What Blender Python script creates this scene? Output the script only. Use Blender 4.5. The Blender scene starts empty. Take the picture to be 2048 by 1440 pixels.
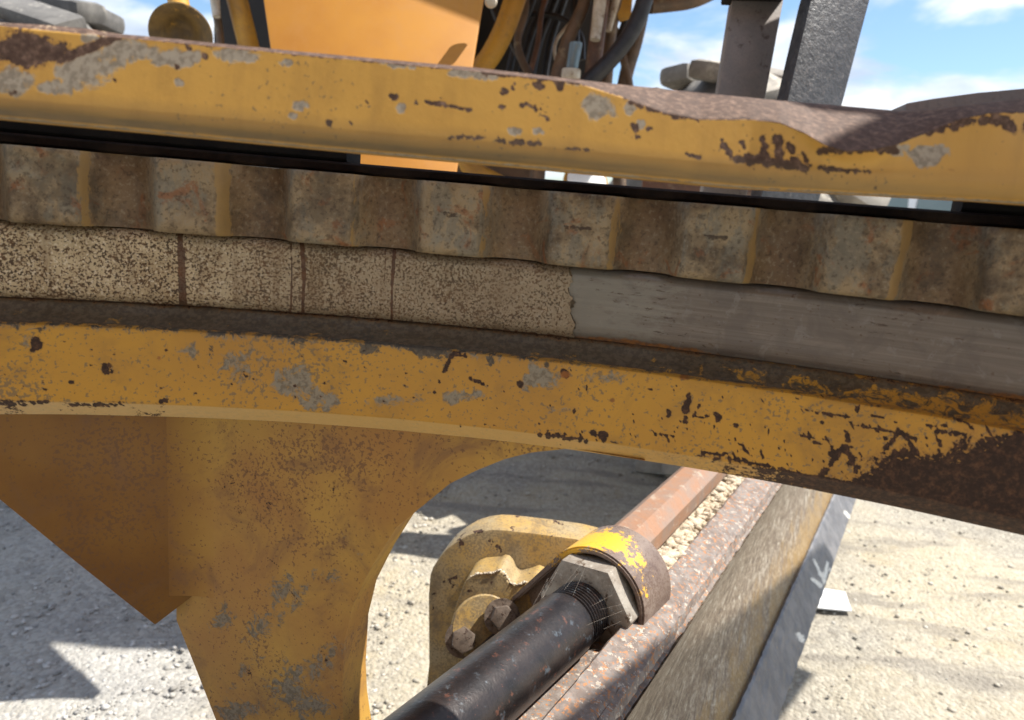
import bpy, bmesh, math, random
import numpy as np
from mathutils import Matrix, Vector
random.seed(7); rng = np.random.default_rng(11)
S = bpy.context.scene
COL = S.collection
R_ = math.radians
# ------------------------------------------------------------------ camera
H = 1.10
PITCH, ROLL, FPX = 0.2143, 0.0848, 1500.0
cp, sp, cr, sr = math.cos(PITCH), math.sin(PITCH), math.cos(ROLL), math.sin(ROLL)
FW = np.array([0, cp, -sp]); U0 = np.array([0, sp, cp]); R0 = np.array([1.0, 0, 0])
XC = R0 * cr + U0 * sr; YC = -R0 * sr + U0 * cr
CAM = np.array([0, 0, H])
cd = bpy.data.cameras.new('camera'); cam = bpy.data.objects.new('camera', cd); COL.objects.link(cam)
cam.matrix_world = Matrix(((XC[0], YC[0], -FW[0], 0), (XC[1], YC[1], -FW[1], 0), (XC[2], YC[2], -FW[2], H), (0, 0, 0, 1)))
cd.sensor_width = 36; cd.lens = 36 * FPX / 2048; cd.clip_start = 0.02; cd.clip_end = 3000
cd.dof.use_dof = True; cd.dof.focus_distance = 0.68; cd.dof.aperture_fstop = 8.5
S.camera = cam
# ------------------------------------------------------------------ light
SUN_AZ, SUN_EL = R_(75), R_(57)          # azimuth clockwise from +Y (view direction)
SUNV = Vector((math.sin(SUN_AZ) * math.cos(SUN_EL), math.cos(SUN_AZ) * math.cos(SUN_EL), math.sin(SUN_EL)))
wd = bpy.data.worlds.new('World'); S.world = wd; wd.use_nodes = True
sl = bpy.data.lights.new('sun', 'SUN'); sl.energy = 3.4; sl.angle = R_(0.53); sl.color = (1, .955, .88)
so = bpy.data.objects.new('sun', sl); COL.objects.link(so)
so.rotation_euler = (-SUNV).to_track_quat('-Z', 'Y').to_euler()
S.view_settings.view_transform = 'Standard'; S.view_settings.look = 'None'
S.view_settings.exposure = 1.42; S.view_settings.gamma = 1.0
S.render.engine = 'CYCLES'; S.render.resolution_x = 1024; S.render.resolution_y = 720
S.cycles.max_bounces = 6; S.cycles.diffuse_bounces = 4; S.cycles.glossy_bounces = 3

# ------------------------------------------------------------------ node helper
class NT:
    def __init__(s, tree): s.t = tree; s.n = tree.nodes; s.l = tree.links
    def new(s, typ, **kw):
        n = s.n.new(typ)
        for k, v in kw.items(): setattr(n, k, v)
        return n
    def put(s, sock, v):
        if v is None: return
        if hasattr(v, 'is_linked') or hasattr(v, 'links'): s.l.new(v, sock)
        else:
            if sock.type == 'RGBA' and len(v) == 3: v = (*v, 1)
            sock.default_value = v
    def pos(s): return s.new('ShaderNodeNewGeometry').outputs['Position']
    def mapping(s, vec, scale=(1, 1, 1), rot=(0, 0, 0), loc=(0, 0, 0)):
        m = s.new('ShaderNodeMapping'); s.put(m.inputs[0], vec)
        m.inputs['Location'].default_value = loc; m.inputs['Rotation'].default_value = rot; m.inputs['Scale'].default_value = scale
        return m.outputs[0]
    def noise(s, scale, detail=4, rough=.55, vec=None, dist=0.0, col=False):
        n = s.new('ShaderNodeTexNoise'); n.inputs['Scale'].default_value = scale; n.inputs['Detail'].default_value = detail
        n.inputs['Roughness'].default_value = rough; n.inputs['Distortion'].default_value = dist
        s.put(n.inputs['Vector'], vec if vec is not None else s.pos())
        return n.outputs['Color' if col else 'Fac']
    def voro(s, scale, feature='F1', vec=None, rnd=1.0, out='Distance'):
        n = s.new('ShaderNodeTexVoronoi', feature=feature); n.inputs['Scale'].default_value = scale; n.inputs['Randomness'].default_value = rnd
        s.put(n.inputs['Vector'], vec if vec is not None else s.pos())
        return n.outputs[out]
    def math(s, op, a, b=None, c=None, clamp=False):
        n = s.new('ShaderNodeMath', operation=op); n.use_clamp = clamp
        for i, v in enumerate((a, b, c)): s.put(n.inputs[i], v)
        return n.outputs[0]
    def step(s, v, lo, hi):
        n = s.new('ShaderNodeMapRange', interpolation_type='SMOOTHSTEP'); s.put(n.inputs[0], v)
        n.inputs[1].default_value = lo; n.inputs[2].default_value = hi; return n.outputs[0]
    def ramp(s, f, stops):
        n = s.new('ShaderNodeValToRGB'); s.put(n.inputs[0], f); e = n.color_ramp.elements
        while len(e) < len(stops): e.new(0.5)
        for i, (p, c) in enumerate(stops):
            e[i].position = p; e[i].color = (*c, 1) if len(c) == 3 else c
        return n.outputs[0]
    def mix(s, f, a, b, mode='MIX'):
        n = s.new('ShaderNodeMix', data_type='RGBA', blend_type=mode); s.put(n.inputs[0], f); s.put(n.inputs[6], a); s.put(n.inputs[7], b)
        return n.outputs[2]
    def attr(s, name):
        n = s.new('ShaderNodeAttribute', attribute_name=name); return n.outputs['Fac']
    def bump(s, h, strength=.3, dist=.002, nrm=None):
        n = s.new('ShaderNodeBump'); n.inputs['Strength'].default_value = strength; n.inputs['Distance'].default_value = dist
        s.put(n.inputs['Height'], h)
        if nrm is not None: s.l.new(nrm, n.inputs['Normal'])
        return n.outputs[0]
def material(name):
    m = bpy.data.materials.new(name); m.use_nodes = True
    t = NT(m.node_tree); b = m.node_tree.nodes['Principled BSDF']
    return m, t, b
def finish(t, b, col, rough=.6, metal=0.0, nrm=None, spec=.5):
    t.put(b.inputs['Base Color'], col); t.put(b.inputs['Roughness'], rough); t.put(b.inputs['Metallic'], metal)
    b.inputs['Specular IOR Level'].default_value = spec
    if nrm is not None: t.l.new(nrm, b.inputs['Normal'])

# ------------------------------------------------------------------ sky
w = NT(wd.node_tree); bg = wd.node_tree.nodes['Background']
sky = w.new('ShaderNodeTexSky', sky_type='NISHITA'); sky.sun_disc = False; sky.sun_elevation = SUN_EL; sky.sun_rotation = SUN_AZ
sky.air_density = 1.0; sky.dust_density = .6; sky.ozone_density = 1.4
tc = w.new('ShaderNodeTexCoord').outputs['Generated']
sx = w.new('ShaderNodeSeparateXYZ'); w.l.new(tc, sx.inputs[0])
zz = w.math('ADD', w.math('MAXIMUM', sx.outputs[2], 0.0), .22)
cv = w.new('ShaderNodeCombineXYZ'); w.l.new(w.math('DIVIDE', sx.outputs[0], zz), cv.inputs[0]); w.l.new(w.math('DIVIDE', sx.outputs[1], zz), cv.inputs[1])
cl = w.noise(1.9, 9, .55, vec=w.mapping(cv.outputs[0], loc=(2.75, 4.1, 0.0)), dist=.25)
cmask = w.step(cl, .43, .58)
cl2 = w.noise(2.4, 6, .55, vec=w.mapping(cv.outputs[0], loc=(2.83, 4.18, .3)))
ccol = w.ramp(cl2, [(.36, (4.0, 4.6, 5.6)), (.50, (5.6, 6.1, 6.8)), (.64, (7.8, 7.9, 8.0))])
skyc = w.mix(w.math('MULTIPLY', cmask, .93), w.mix(1.0, sky.outputs[0], (.86, .98, 1.08), 'MULTIPLY'), ccol)
w.l.new(skyc, bg.inputs[0]); bg.inputs[1].default_value = .064

# ------------------------------------------------------------------ geometry helpers
def W(px, py, d):
    return CAM + FW * d + XC * ((px - 1024) / FPX * d) + YC * ((720 - py) / FPX * d)
def ray(px, py):
    return FW + XC * ((px - 1024) / FPX) + YC * ((720 - py) / FPX)
def Wz(px, py, z):
    r = ray(px, py); return CAM + r * ((z - H) / r[2])
def proj(P):
    P = np.asarray(P) - CAM; d = P @ FW
    d = np.where(d < .05, .05, d)
    return np.stack([1024 + (P @ XC) / d * FPX, 720 - (P @ YC) / d * FPX], -1)
def link(name, me, mat=None, parent=None, smooth=True):
    o = bpy.data.objects.new(name, me); COL.objects.link(o)
    if mat is not None and not me.materials: me.materials.append(mat)
    if parent is not None: o.parent = parent
    if smooth: me.polygons.foreach_set('use_smooth', [True] * len(me.polygons))
    return o
def mesh(name, V, F):
    me = bpy.data.meshes.new(name); me.from_pydata([tuple(map(float, v)) for v in V], [], [tuple(map(int, f)) for f in F]); me.update()
    return me
def thing(name, label, cat, loc=(0, 0, 0), group=None):
    o = bpy.data.objects.new(name, None); COL.objects.link(o); o.empty_display_size = .05
    o['label'] = label; o['category'] = cat
    if group: o['group'] = group
    return o
def tag(o, label, cat, group=None, kind=None):
    if label: o['label'] = label
    if cat: o['category'] = cat
    if group: o['group'] = group
    if kind: o['kind'] = kind
    return o
def grid_mesh(name, G, close_v=False, close_u=False):
    """G: (nu, nv, 3) array -> quads"""
    nu, nv, _ = G.shape
    V = G.reshape(-1, 3); idx = np.arange(nu * nv).reshape(nu, nv)
    if close_v: idx = np.concatenate([idx, idx[:, :1]], 1)
    if close_u: idx = np.concatenate([idx, idx[:1]], 0)
    F = np.stack([idx[:-1, :-1], idx[1:, :-1], idx[1:, 1:], idx[:-1, 1:]], -1).reshape(-1, 4)
    me = bpy.data.meshes.new(name)
    me.vertices.add(len(V)); me.vertices.foreach_set('co', V.astype(np.float32).ravel())
    me.loops.add(F.size); me.loops.foreach_set('vertex_index', F.astype(np.int32).ravel())
    me.polygons.add(len(F)); me.polygons.foreach_set('loop_start', np.arange(0, F.size, 4, dtype=np.int32)); me.polygons.foreach_set('loop_total', np.full(len(F), 4, np.int32))
    me.update(calc_edges=True); me.validate()
    return me
def fix_normals(me):
    bm = bmesh.new(); bm.from_mesh(me); bmesh.ops.recalc_face_normals(bm, faces=bm.faces); bm.to_mesh(me); bm.free()
def set_attr(me, name, vals):
    a = me.attributes.new(name, 'FLOAT', 'POINT'); a.data.foreach_set('value', np.asarray(vals, np.float32))
def verts(me):
    a = np.empty(len(me.vertices) * 3, np.float32); me.vertices.foreach_get('co', a); return a.reshape(-1, 3).astype(float)
def autosmooth(o, ang=35):
    me = o.data; bm = bmesh.new(); bm.from_mesh(me)
    for e in bm.edges:
        e.smooth = not (len(e.link_faces) == 2 and e.calc_face_angle(0) > R_(ang))
    for f in bm.faces: f.smooth = True
    bm.to_mesh(me); bm.free(); return o
def bevelled(name, V, F, mat, parent=None, bev=.003, seg=2, ang=25):
    bm = bmesh.new()
    vs = [bm.verts.new(tuple(map(float, v))) for v in V]
    for f in F: bm.faces.new([vs[i] for i in f])
    bmesh.ops.recalc_face_normals(bm, faces=bm.faces)
    if bev > 0:
        ed = [e for e in bm.edges if len(e.link_faces) == 2 and e.calc_face_angle(0) > R_(ang)]
        bmesh.ops.bevel(bm, geom=ed, offset=bev, segments=seg, affect='EDGES', profile=.6, clamp_overlap=True)
    me = bpy.data.meshes.new(name); bm.to_mesh(me); bm.free()
    return autosmooth(link(name, me, mat, parent))
def prism(name, poly, off, mat, parent=None, bev=.003, seg=2):
    """extrude a planar outline (Nx3) by the vector off"""
    poly = np.asarray(poly); n = len(poly)
    V = np.concatenate([poly, poly + off]); F = [tuple(range(n)), tuple(range(2 * n - 1, n - 1, -1))]
    F += [(i, (i + 1) % n, n + (i + 1) % n, n + i) for i in range(n)]
    return bevelled(name, V, F, mat, parent, bev, seg)
def box(name, c, ax, ay, az, mat, parent=None, bev=.003):
    """centre + three half-axis vectors"""
    c, ax, ay, az = map(np.asarray, (c, ax, ay, az))
    base = [c - ax - ay - az, c + ax - ay - az, c + ax + ay - az, c - ax + ay - az]
    return prism(name, base, az * 2, mat, parent, bev)
def crom(pts, n=10):
    P = np.asarray(pts, float); P = np.concatenate([[2 * P[0] - P[1]], P, [2 * P[-1] - P[-2]]]); out = []
    for i in range(1, len(P) - 2):
        for t in np.linspace(0, 1, n, endpoint=False):
            a, b, c, d = P[i - 1:i + 3]
            out.append(.5 * (2 * b + (c - a) * t + (2 * a - 5 * b + 4 * c - d) * t * t + (3 * b - a - 3 * c + d) * t ** 3))
    out.append(P[-2]); return np.array(out)
def tube(name, pts, rad, mat, parent=None, segs=14, smooth_n=10, cap=True):
    P = crom(pts, smooth_n) if smooth_n else np.asarray(pts, float)
    n = len(P); rr = np.interp(np.linspace(0, 1, n), np.linspace(0, 1, len(np.atleast_1d(rad))), np.atleast_1d(rad))
    T = np.gradient(P, axis=0); T /= np.linalg.norm(T, axis=1)[:, None]
    up = np.array([0, 0, 1.0]) if abs(T[0][2]) < .9 else np.array([1.0, 0, 0])
    a = np.linspace(0, 2 * np.pi, segs, endpoint=False); G = []
    for i in range(n):
        x = up - T[i] * (up @ T[i]); x /= np.linalg.norm(x); up = x; y = np.cross(T[i], x)
        G.append(P[i] + rr[i] * (np.cos(a)[:, None] * x + np.sin(a)[:, None] * y))
    me = grid_mesh(name, np.array(G), close_v=True)
    if cap:
        bm = bmesh.new(); bm.from_mesh(me); bm.verts.ensure_lookup_table()
        bm.faces.new([bm.verts[i] for i in range(segs)][::-1]); bm.faces.new([bm.verts[(n - 1) * segs + i] for i in range(segs)])
        bmesh.ops.recalc_face_normals(bm, faces=bm.faces); bm.to_mesh(me); bm.free()
    return autosmooth(link(name, me, mat, parent), 50)
def lathe(name, c, axis, prof, mat, parent=None, segs=32, ang=40, flat=False):
    """revolve (r, h) pairs round axis through c"""
    c = np.asarray(c, float); a = np.asarray(axis, float); a /= np.linalg.norm(a)
    x = np.cross(a, [0, 0, 1.0]) if abs(a[2]) < .95 else np.array([1.0, 0, 0]); x /= np.linalg.norm(x); y = np.cross(a, x)
    t = np.linspace(0, 2 * np.pi, segs, endpoint=False)
    G = np.array([[c + a * h + r * (math.cos(k) * x + math.sin(k) * y) for r, h in prof] for k in t])
    me = grid_mesh(name, G, close_u=True); fix_normals(me)
    return autosmooth(link(name, me, mat, parent), ang)
def frame(a):
    a = np.asarray(a, float); a = a / np.linalg.norm(a)
    x = np.cross([0, 0, 1.0], a); x /= np.linalg.norm(x); y = np.cross(a, x); return x, y, a

# masks painted in photograph pixels at build time; stored on the mesh as attributes of the surface
def blob(q, x, y, rx, ry=None, ang=0, soft=1.0):
    ry = ry or rx; dx, dy = q[:, 0] - x, q[:, 1] - y; c, s = math.cos(R_(ang)), math.sin(R_(ang))
    d = np.sqrt(((dx * c + dy * s) / rx) ** 2 + ((-dx * s + dy * c) / ry) ** 2)
    return np.clip(1.0 - .5 * d, 0, 1)          # 0.5 on the outline
def seg(q, x0, y0, x1, y1, w):
    d = np.array([x1 - x0, y1 - y0], float); L = d @ d
    t = np.clip(((q - [x0, y0]) @ d) / L, 0, 1); r = np.linalg.norm(q - [x0, y0] - t[:, None] * d, axis=1)
    return np.clip(1.0 - .5 * r / w, 0, 1)
def below(q, pts, soft):
    p = np.array(pts, float); return np.clip(.5 + (q[:, 1] - np.interp(q[:, 0], p[:, 0], p[:, 1])) / (2 * soft), 0, 1)
def union(*m): return np.maximum.reduce(m)
def ragged(q, marks, strokes=False):
    """irregular flakes: every mark (blob or stroke) is broken into many small uneven ones"""
    out = np.zeros(len(q))
    def put(x, y, rx, ry, ang, k=1.0):
        m = (np.abs(q[:, 0] - x) < 2.2 * max(rx, ry)) & (np.abs(q[:, 1] - y) < 2.2 * max(rx, ry))
        if m.any(): out[m] = np.maximum(out[m], blob(q[m], x, y, rx, ry, ang) * k)
    for mk in marks:
        if strokes:      # stroke x0 y0 x1 y1 w
            x0, y0, x1, y1, w_ = mk; L = math.hypot(x1 - x0, y1 - y0); k = max(3, int(L / (w_ * .55)))
            for i in range(k):
                t_ = (i + random.random()) / k
                if random.random() < .16: continue
                rx = w_ * random.uniform(.4, 1.15); put(x0 + (x1 - x0) * t_ + random.gauss(0, w_ * .28), y0 + (y1 - y0) * t_ + random.gauss(0, w_ * .32), rx, rx * random.uniform(.45, 1.1), random.uniform(0, 180))
            for i in range(int(k * .25)):
                t_ = random.random(); r_2 = random.uniform(1.2, 2.6); put(x0 + (x1 - x0) * t_ + random.gauss(0, w_ * 2.0), y0 + (y1 - y0) * t_ + random.gauss(0, w_ * 2.0), r_2, r_2, 0, .9)
        else:
            x, y, rx, ry = mk[:4]; an = R_(mk[4]) if len(mk) > 4 else 0
            k = 3 + int(rx * ry / 25)
            for i in range(k):
                r_1 = math.sqrt(random.random()) * .85; a = random.random() * 6.283; u, v_ = r_1 * rx * math.cos(a), r_1 * ry * math.sin(a)
                sz = min(rx, ry) * random.uniform(.3, .8); put(x + u * math.cos(an) - v_ * math.sin(an), y + u * math.sin(an) + v_ * math.cos(an), sz * random.uniform(.8, 1.8), sz, random.uniform(0, 180))
    return out

# ------------------------------------------------------------------ materials
YEL, YEL2 = (.61, .325, .042), (.50, .26, .048)
RUSTD, RUSTM, RUSTO = (.048, .027, .018), (.092, .047, .026), (.34, .125, .03)
PRIM, DUST = (.30, .275, .215), (.46, .40, .30)
def worn(name, base=YEL, base2=YEL2, grime_shade=(.30, .17, .05), grime_amt=.5, speck=.62, spk_col=(.20, .15, .085), rough=.5,
         prim=PRIM, rust=RUSTD, rust2=RUSTM, edge_noise=.42, chip=.70, seed=0.0, scale=1.0, lip=None, streak=0.0, bumps=.45):
    m, t, b = material(name)
    p = t.mapping(t.pos(), loc=(seed, seed * .7, seed * 1.3))
    big = t.noise(7 * scale, 5, .6, p); col = t.mix(t.step(big, .35, .68), base, base2)
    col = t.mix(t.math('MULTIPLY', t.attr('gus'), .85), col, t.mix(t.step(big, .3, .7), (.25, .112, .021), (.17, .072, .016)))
    g = t.noise(16 * scale, 5, .72, p, .6); col = t.mix(t.math('MULTIPLY', t.step(g, .48, .72), grime_amt), col, grime_shade)
    if streak:
        s1 = t.noise(1.0, 5, .6, t.mapping(p, (70, 70, 5))); col = t.mix(t.math('MULTIPLY', t.step(s1, .45, .75), streak), col, grime_shade)
    area = t.step(t.noise(11 * scale, 4, .6, t.mapping(p, loc=(4, 4, 4))), .42, .66)
    f1 = t.noise(330, 2, .65, p); f2 = t.math('ADD', f1, t.math('MULTIPLY', area, .12))
    col = t.mix(t.math('MULTIPLY', t.step(f2, speck, speck + .05), .75), col, spk_col)
    # bare primer / scuffed grey
    n1 = t.noise(80, 6, .78, p, .8); n2 = t.noise(240, 2, .7, p)
    pr = t.step(t.math('ADD', t.attr('prim'), t.math('MULTIPLY', t.math('SUBTRACT', n1, .5), 1.5 * edge_noise * 2.2)), .42, .60)
    pc = t.mix(t.step(n2, .42, .62), prim, tuple(c * .62 for c in prim)); col = t.mix(t.math('MULTIPLY', pr, .92), col, pc)
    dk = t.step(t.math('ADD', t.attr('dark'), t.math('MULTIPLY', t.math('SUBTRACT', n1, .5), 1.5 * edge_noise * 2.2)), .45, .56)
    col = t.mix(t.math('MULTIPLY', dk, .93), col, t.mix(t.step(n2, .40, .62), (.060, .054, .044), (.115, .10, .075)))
    # rust: shaped marks, random chips
    nr = t.math('ADD', t.math('MULTIPLY', t.noise(70, 3, .7, p, 1.2), .6), t.math('MULTIPLY', t.noise(420, 2, .75, p, .6), .4))
    rm = t.math('ADD', t.attr('rust'), t.math('MULTIPLY', t.math('SUBTRACT', nr, .5), edge_noise * 3.4))
    ch = t.math('MULTIPLY', t.noise(62, 4, .55, t.mapping(p, loc=(9, 2, 5))), t.math('ADD', .86, t.math('MULTIPLY', area, .16)))
    rk = t.math('MAXIMUM', t.step(rm, .47, .53), t.step(ch, chip, chip + .02))
    halo = t.step(rm, .30, .5); col = t.mix(t.math('MULTIPLY', halo, .5), col, (.27, .13, .04))
    rc = t.ramp(t.noise(230, 4, .75, t.mapping(p, loc=(1, 8, 3))), [(.30, tuple(c * .7 for c in rust)), (.48, rust), (.6, rust2), (.74, tuple(c * 1.9 for c in rust2))])
    col = t.mix(rk, col, rc)
    col = t.mix(t.math('MULTIPLY', t.attr('grime_shade'), t.math('ADD', .55, t.math('MULTIPLY', t.noise(1.0, 5, .65, t.mapping(p, (25, 25, 240))), .7)), clamp=True), col, (.13, .105, .065))  # smooth dark mix: dirt and painted shade together
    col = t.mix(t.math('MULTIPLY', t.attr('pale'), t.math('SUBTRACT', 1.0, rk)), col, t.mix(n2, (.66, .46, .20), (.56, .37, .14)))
    om = t.step(t.math('ADD', t.attr('orange'), t.math('MULTIPLY', t.math('SUBTRACT', n1, .5), .6)), .44, .60)
    col = t.mix(t.math('MULTIPLY', om, .85), col, t.mix(t.step(n2, .4, .6), RUSTO, (.20, .085, .03)))
    hgt = t.math('SUBTRACT', t.math('MULTIPLY', f1, .22), t.math('MULTIPLY', t.math('MAXIMUM', rk, t.math('MULTIPLY', pr, .6)), .55))
    hgt = t.math('ADD', hgt, t.math('MULTIPLY', t.math('MULTIPLY', rk, nr), .9))
    rg = t.math('ADD', rough, t.math('MULTIPLY', t.math('MAXIMUM', rk, pr), .28), clamp=True)
    finish(t, b, col, rg, 0, t.bump(hgt, bumps, .0018), .4)
    return m
M = {}
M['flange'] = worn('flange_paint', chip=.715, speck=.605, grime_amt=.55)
M['bar'] = worn('bar_paint', base=(.66, .38, .085), base2=(.58, .325, .07), seed=3.1, grime_amt=.22, speck=.75, streak=.25, chip=.75, rust=(.088, .050, .034), rust2=(.155, .096, .067), prim=(.40, .365, .30), bumps=.2)
M['web'] = worn('web_paint', base=(.53, .315, .062), base2=(.40, .20, .05), seed=6.3, grime_shade=(.22, .115, .052), grime_amt=.8, speck=.63, spk_col=(.17, .085, .04), chip=.71, prim=(.25, .225, .175), edge_noise=.55)
M['gusset'] = worn('gusset_paint', base=(.36, .165, .028), base2=(.26, .11, .022), seed=8.3, grime_shade=(.17, .082, .028), grime_amt=.9, speck=.60, spk_col=(.15, .07, .03), chip=.77)
M['clevis'] = worn('clevis_paint', base=(.40, .25, .07), base2=(.33, .26, .15), seed=1.7, grime_shade=(.14, .10, .06), grime_amt=.95, speck=.56, chip=.60, scale=1.8, prim=(.42, .36, .26))
M['panel'] = worn('panel_paint', base=(.52, .225, .022), base2=(.44, .175, .018), seed=4.4, grime_shade=(.48, .22, .055), grime_amt=.5, speck=.8, chip=.82, streak=.25, scale=.5, rough=.55, bumps=.1)
M['pipe_yellow'] = worn('pipe_yellow_paint', base=(.55, .29, .035), base2=(.40, .20, .03), seed=5.4, grime_shade=(.22, .12, .04), grime_amt=.7, speck=.66, chip=.72, bumps=.1)

def pitted():
    m, t, b = material('pitted_wear_steel'); p = t.pos()
    sp_ = t.math('ADD', t.noise(560, 3, .66, p, .1), t.math('MULTIPLY', t.math('SUBTRACT', t.noise(26, 4, .6, p), .5), .24))
    sp_ = t.math('ADD', sp_, t.math('MULTIPLY', t.math('SUBTRACT', t.attr('pit'), .5), .12))
    pit = t.step(sp_, .515, .545)
    base = t.mix(t.step(t.noise(40, 5, .6, p), .35, .7), (.62, .49, .30), (.46, .34, .19))
    base = t.mix(t.step(t.noise(520, 2, .5, p), .55, .65), base, (.72, .61, .43))
    base = t.mix(t.math('MULTIPLY', t.attr('tint'), .8), base, (.23, .172, .112))
    pc = t.mix(t.step(t.noise(180, 4, .6, p), .4, .62), (.045, .020, .010), (.12, .055, .022))
    col = t.mix(t.math('MULTIPLY', pit, t.math('SUBTRACT', .92, t.math('MULTIPLY', t.attr('tint'), .22))), base, pc)
    col = t.mix(t.math('MULTIPLY', t.step(t.noise(1.0, 5, .65, t.mapping(p, (75, 75, 9))), .50, .68), .5), col, (.17, .10, .045)); col = t.mix(t.math('MULTIPLY', t.step(t.noise(14, 5, .65, t.mapping(p, loc=(3, 3, 3))), .50, .70), .45), col, (.22, .15, .085))
    rm = t.step(t.math('ADD', t.attr('rust'), t.math('MULTIPLY', t.math('SUBTRACT', t.noise(260, 5, .65, p), .5), .8)), .45, .55)
    col = t.mix(t.math('MULTIPLY', rm, .9), col, t.ramp(t.noise(140, 5, .6, p), [(.35, (.060, .026, .014)), (.6, (.125, .052, .022)), (.75, (.20, .09, .035))]))
    h = t.math('SUBTRACT', 1.0, t.math('MAXIMUM', pit, rm))
    finish(t, b, col, t.math('ADD', .42, t.math('MULTIPLY', pit, .4)), t.math('MULTIPLY', t.math('SUBTRACT', 1.0, pit), .25), t.bump(h, .35, .0012), .5)
    return m
M['pitted'] = pitted()
def polished():
    m, t, b = material('rubbed_steel'); p = t.pos()
    st = t.noise(1.0, 6, .62, t.mapping(p, (7, 7, 420), rot=(0, R_(2.5), 0)))
    st2 = t.noise(1.0, 4, .6, t.mapping(p, (22, 22, 900), rot=(0, R_(3.5), 0)))
    col = t.ramp(t.math('ADD', t.math('MULTIPLY', st, .65), t.math('MULTIPLY', st2, .35)), [(.30, (.145, .115, .088)), (.5, (.195, .158, .124)), (.68, (.26, .217, .174))])
    bl = t.noise(34, 6, .62, p, 1.2); col = t.mix(t.math('MULTIPLY', t.step(bl, .48, .62), .5), col, (.135, .108, .09)); col = t.mix(t.math('MULTIPLY', t.step(t.noise(90, 5, .7, p, .5), .56, .64), .45), col, (.27, .245, .215)); dots = t.step(t.noise(210, 3, .6, t.mapping(p, (1, 1, 1.7))), .66, .70); col = t.mix(t.math('MULTIPLY', dots, .8), col, (.11, .062, .035))
    le = t.step(t.math('ADD', t.attr('pit'), t.math('MULTIPLY', t.math('SUBTRACT', t.noise(60, 6, .7, t.mapping(p, (1, 1, 3))), .5), 1.1)), .45, .7)
    col = t.mix(t.math('MULTIPLY', le, .6), col, (.27, .25, .20))
    ck = t.math('ADD', t.noise(1.0, 5, .6, t.mapping(p, (110, 110, 480)), .3), t.math('MULTIPLY', t.step(t.noise(14, 3, .5, p), .4, .7), .10))
    sk = t.math('MULTIPLY', t.step(ck, .69, .74), .8); col = t.mix(sk, col, (.075, .045, .028))
    om = t.step(t.math('ADD', t.attr('orange'), t.math('MULTIPLY', t.math('SUBTRACT', t.noise(70, 6, .7, p), .5), .7)), .44, .62)
    col = t.mix(t.math('MULTIPLY', om, .9), col, t.mix(t.step(t.noise(210, 4, .6, p), .4, .62), (.34, .13, .025), (.17, .075, .03)))
    h = t.math('ADD', t.math('MULTIPLY', st2, .25), t.math('MULTIPLY', t.math('SUBTRACT', 1.0, t.math('MAXIMUM', sk, om)), .6))
    finish(t, b, col, t.math('ADD', .40, t.math('MULTIPLY', om, .4)), t.math('SUBTRACT', .22, t.math('MULTIPLY', om, .22)), t.bump(h, .25, .0012), .5)
    return m
M['polished'] = polished()
def toothmat():
    m, t, b = material('greasy_gear_steel'); p = t.pos()
    col = t.ramp(t.noise(24, 7, .68, p, .4), [(.32, (.085, .058, .032)), (.44, (.20, .14, .078)), (.55, (.36, .265, .15)), (.66, (.26, .235, .175))])
    gy = t.step(t.noise(38, 6, .74, t.mapping(p, (1, 1, .55), loc=(3, 7, 1))), .50, .57); col = t.mix(t.math('MULTIPLY', gy, .7), col, (.20, .18, .135))
    st = t.noise(1.0, 5, .6, t.mapping(p, (190, 190, 14))); col = t.mix(t.math('MULTIPLY', t.step(st, .52, .7), .45), col, (.30, .22, .12))
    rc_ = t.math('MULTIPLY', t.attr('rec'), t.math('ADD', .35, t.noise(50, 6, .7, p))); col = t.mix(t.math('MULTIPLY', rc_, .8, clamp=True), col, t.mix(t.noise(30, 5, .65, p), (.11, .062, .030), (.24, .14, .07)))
    ru = t.step(t.noise(42, 6, .66, t.mapping(p, loc=(5, 1, 9)), .8), .57, .66); col = t.mix(t.math('MULTIPLY', ru, .75), col, t.mix(t.noise(160, 4, .6, p), (.17, .058, .022), (.38, .15, .05)))
    fx = t.noise(300, 4, .65, p); col = t.mix(t.math('MULTIPLY', t.step(fx, .56, .64), .55), col, (.33, .27, .18)); col = t.mix(t.math('MULTIPLY', t.step(fx, .46, .36), .6), col, (.07, .045, .026)); col = t.mix(t.math('MULTIPLY', t.step(t.noise(19, 6, .72, t.mapping(p, loc=(8, 3, 2))), .52, .64), .6), col, (.075, .055, .035))
    ye = t.step(t.math('ADD', t.attr('yel'), t.math('MULTIPLY', t.math('SUBTRACT', t.noise(70, 7, .7, t.mapping(p, (1, 1, .4))), .5), 1.7)), .50, .60)
    col = t.mix(t.math('MULTIPLY', ye, .9), col, t.mix(t.noise(90, 4, .6, p), (.42, .26, .08), (.30, .195, .085)))
    dk = t.step(t.math('ADD', t.attr('dark'), t.math('MULTIPLY', t.math('SUBTRACT', t.noise(260, 4, .7, p), .5), 1.3)), .42, .60)
    col = t.mix(t.math('MULTIPLY', dk, .85), col, (.05, .028, .016))
    h = t.math('ADD', t.noise(60, 6, .65, p), t.math('MULTIPLY', fx, .25)); h = t.math('SUBTRACT', h, t.math('MULTIPLY', dk, .5))
    finish(t, b, col, .58, .1, t.bump(h, .35, .003), .45)
    return m
M['tooth'] = toothmat()
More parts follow.
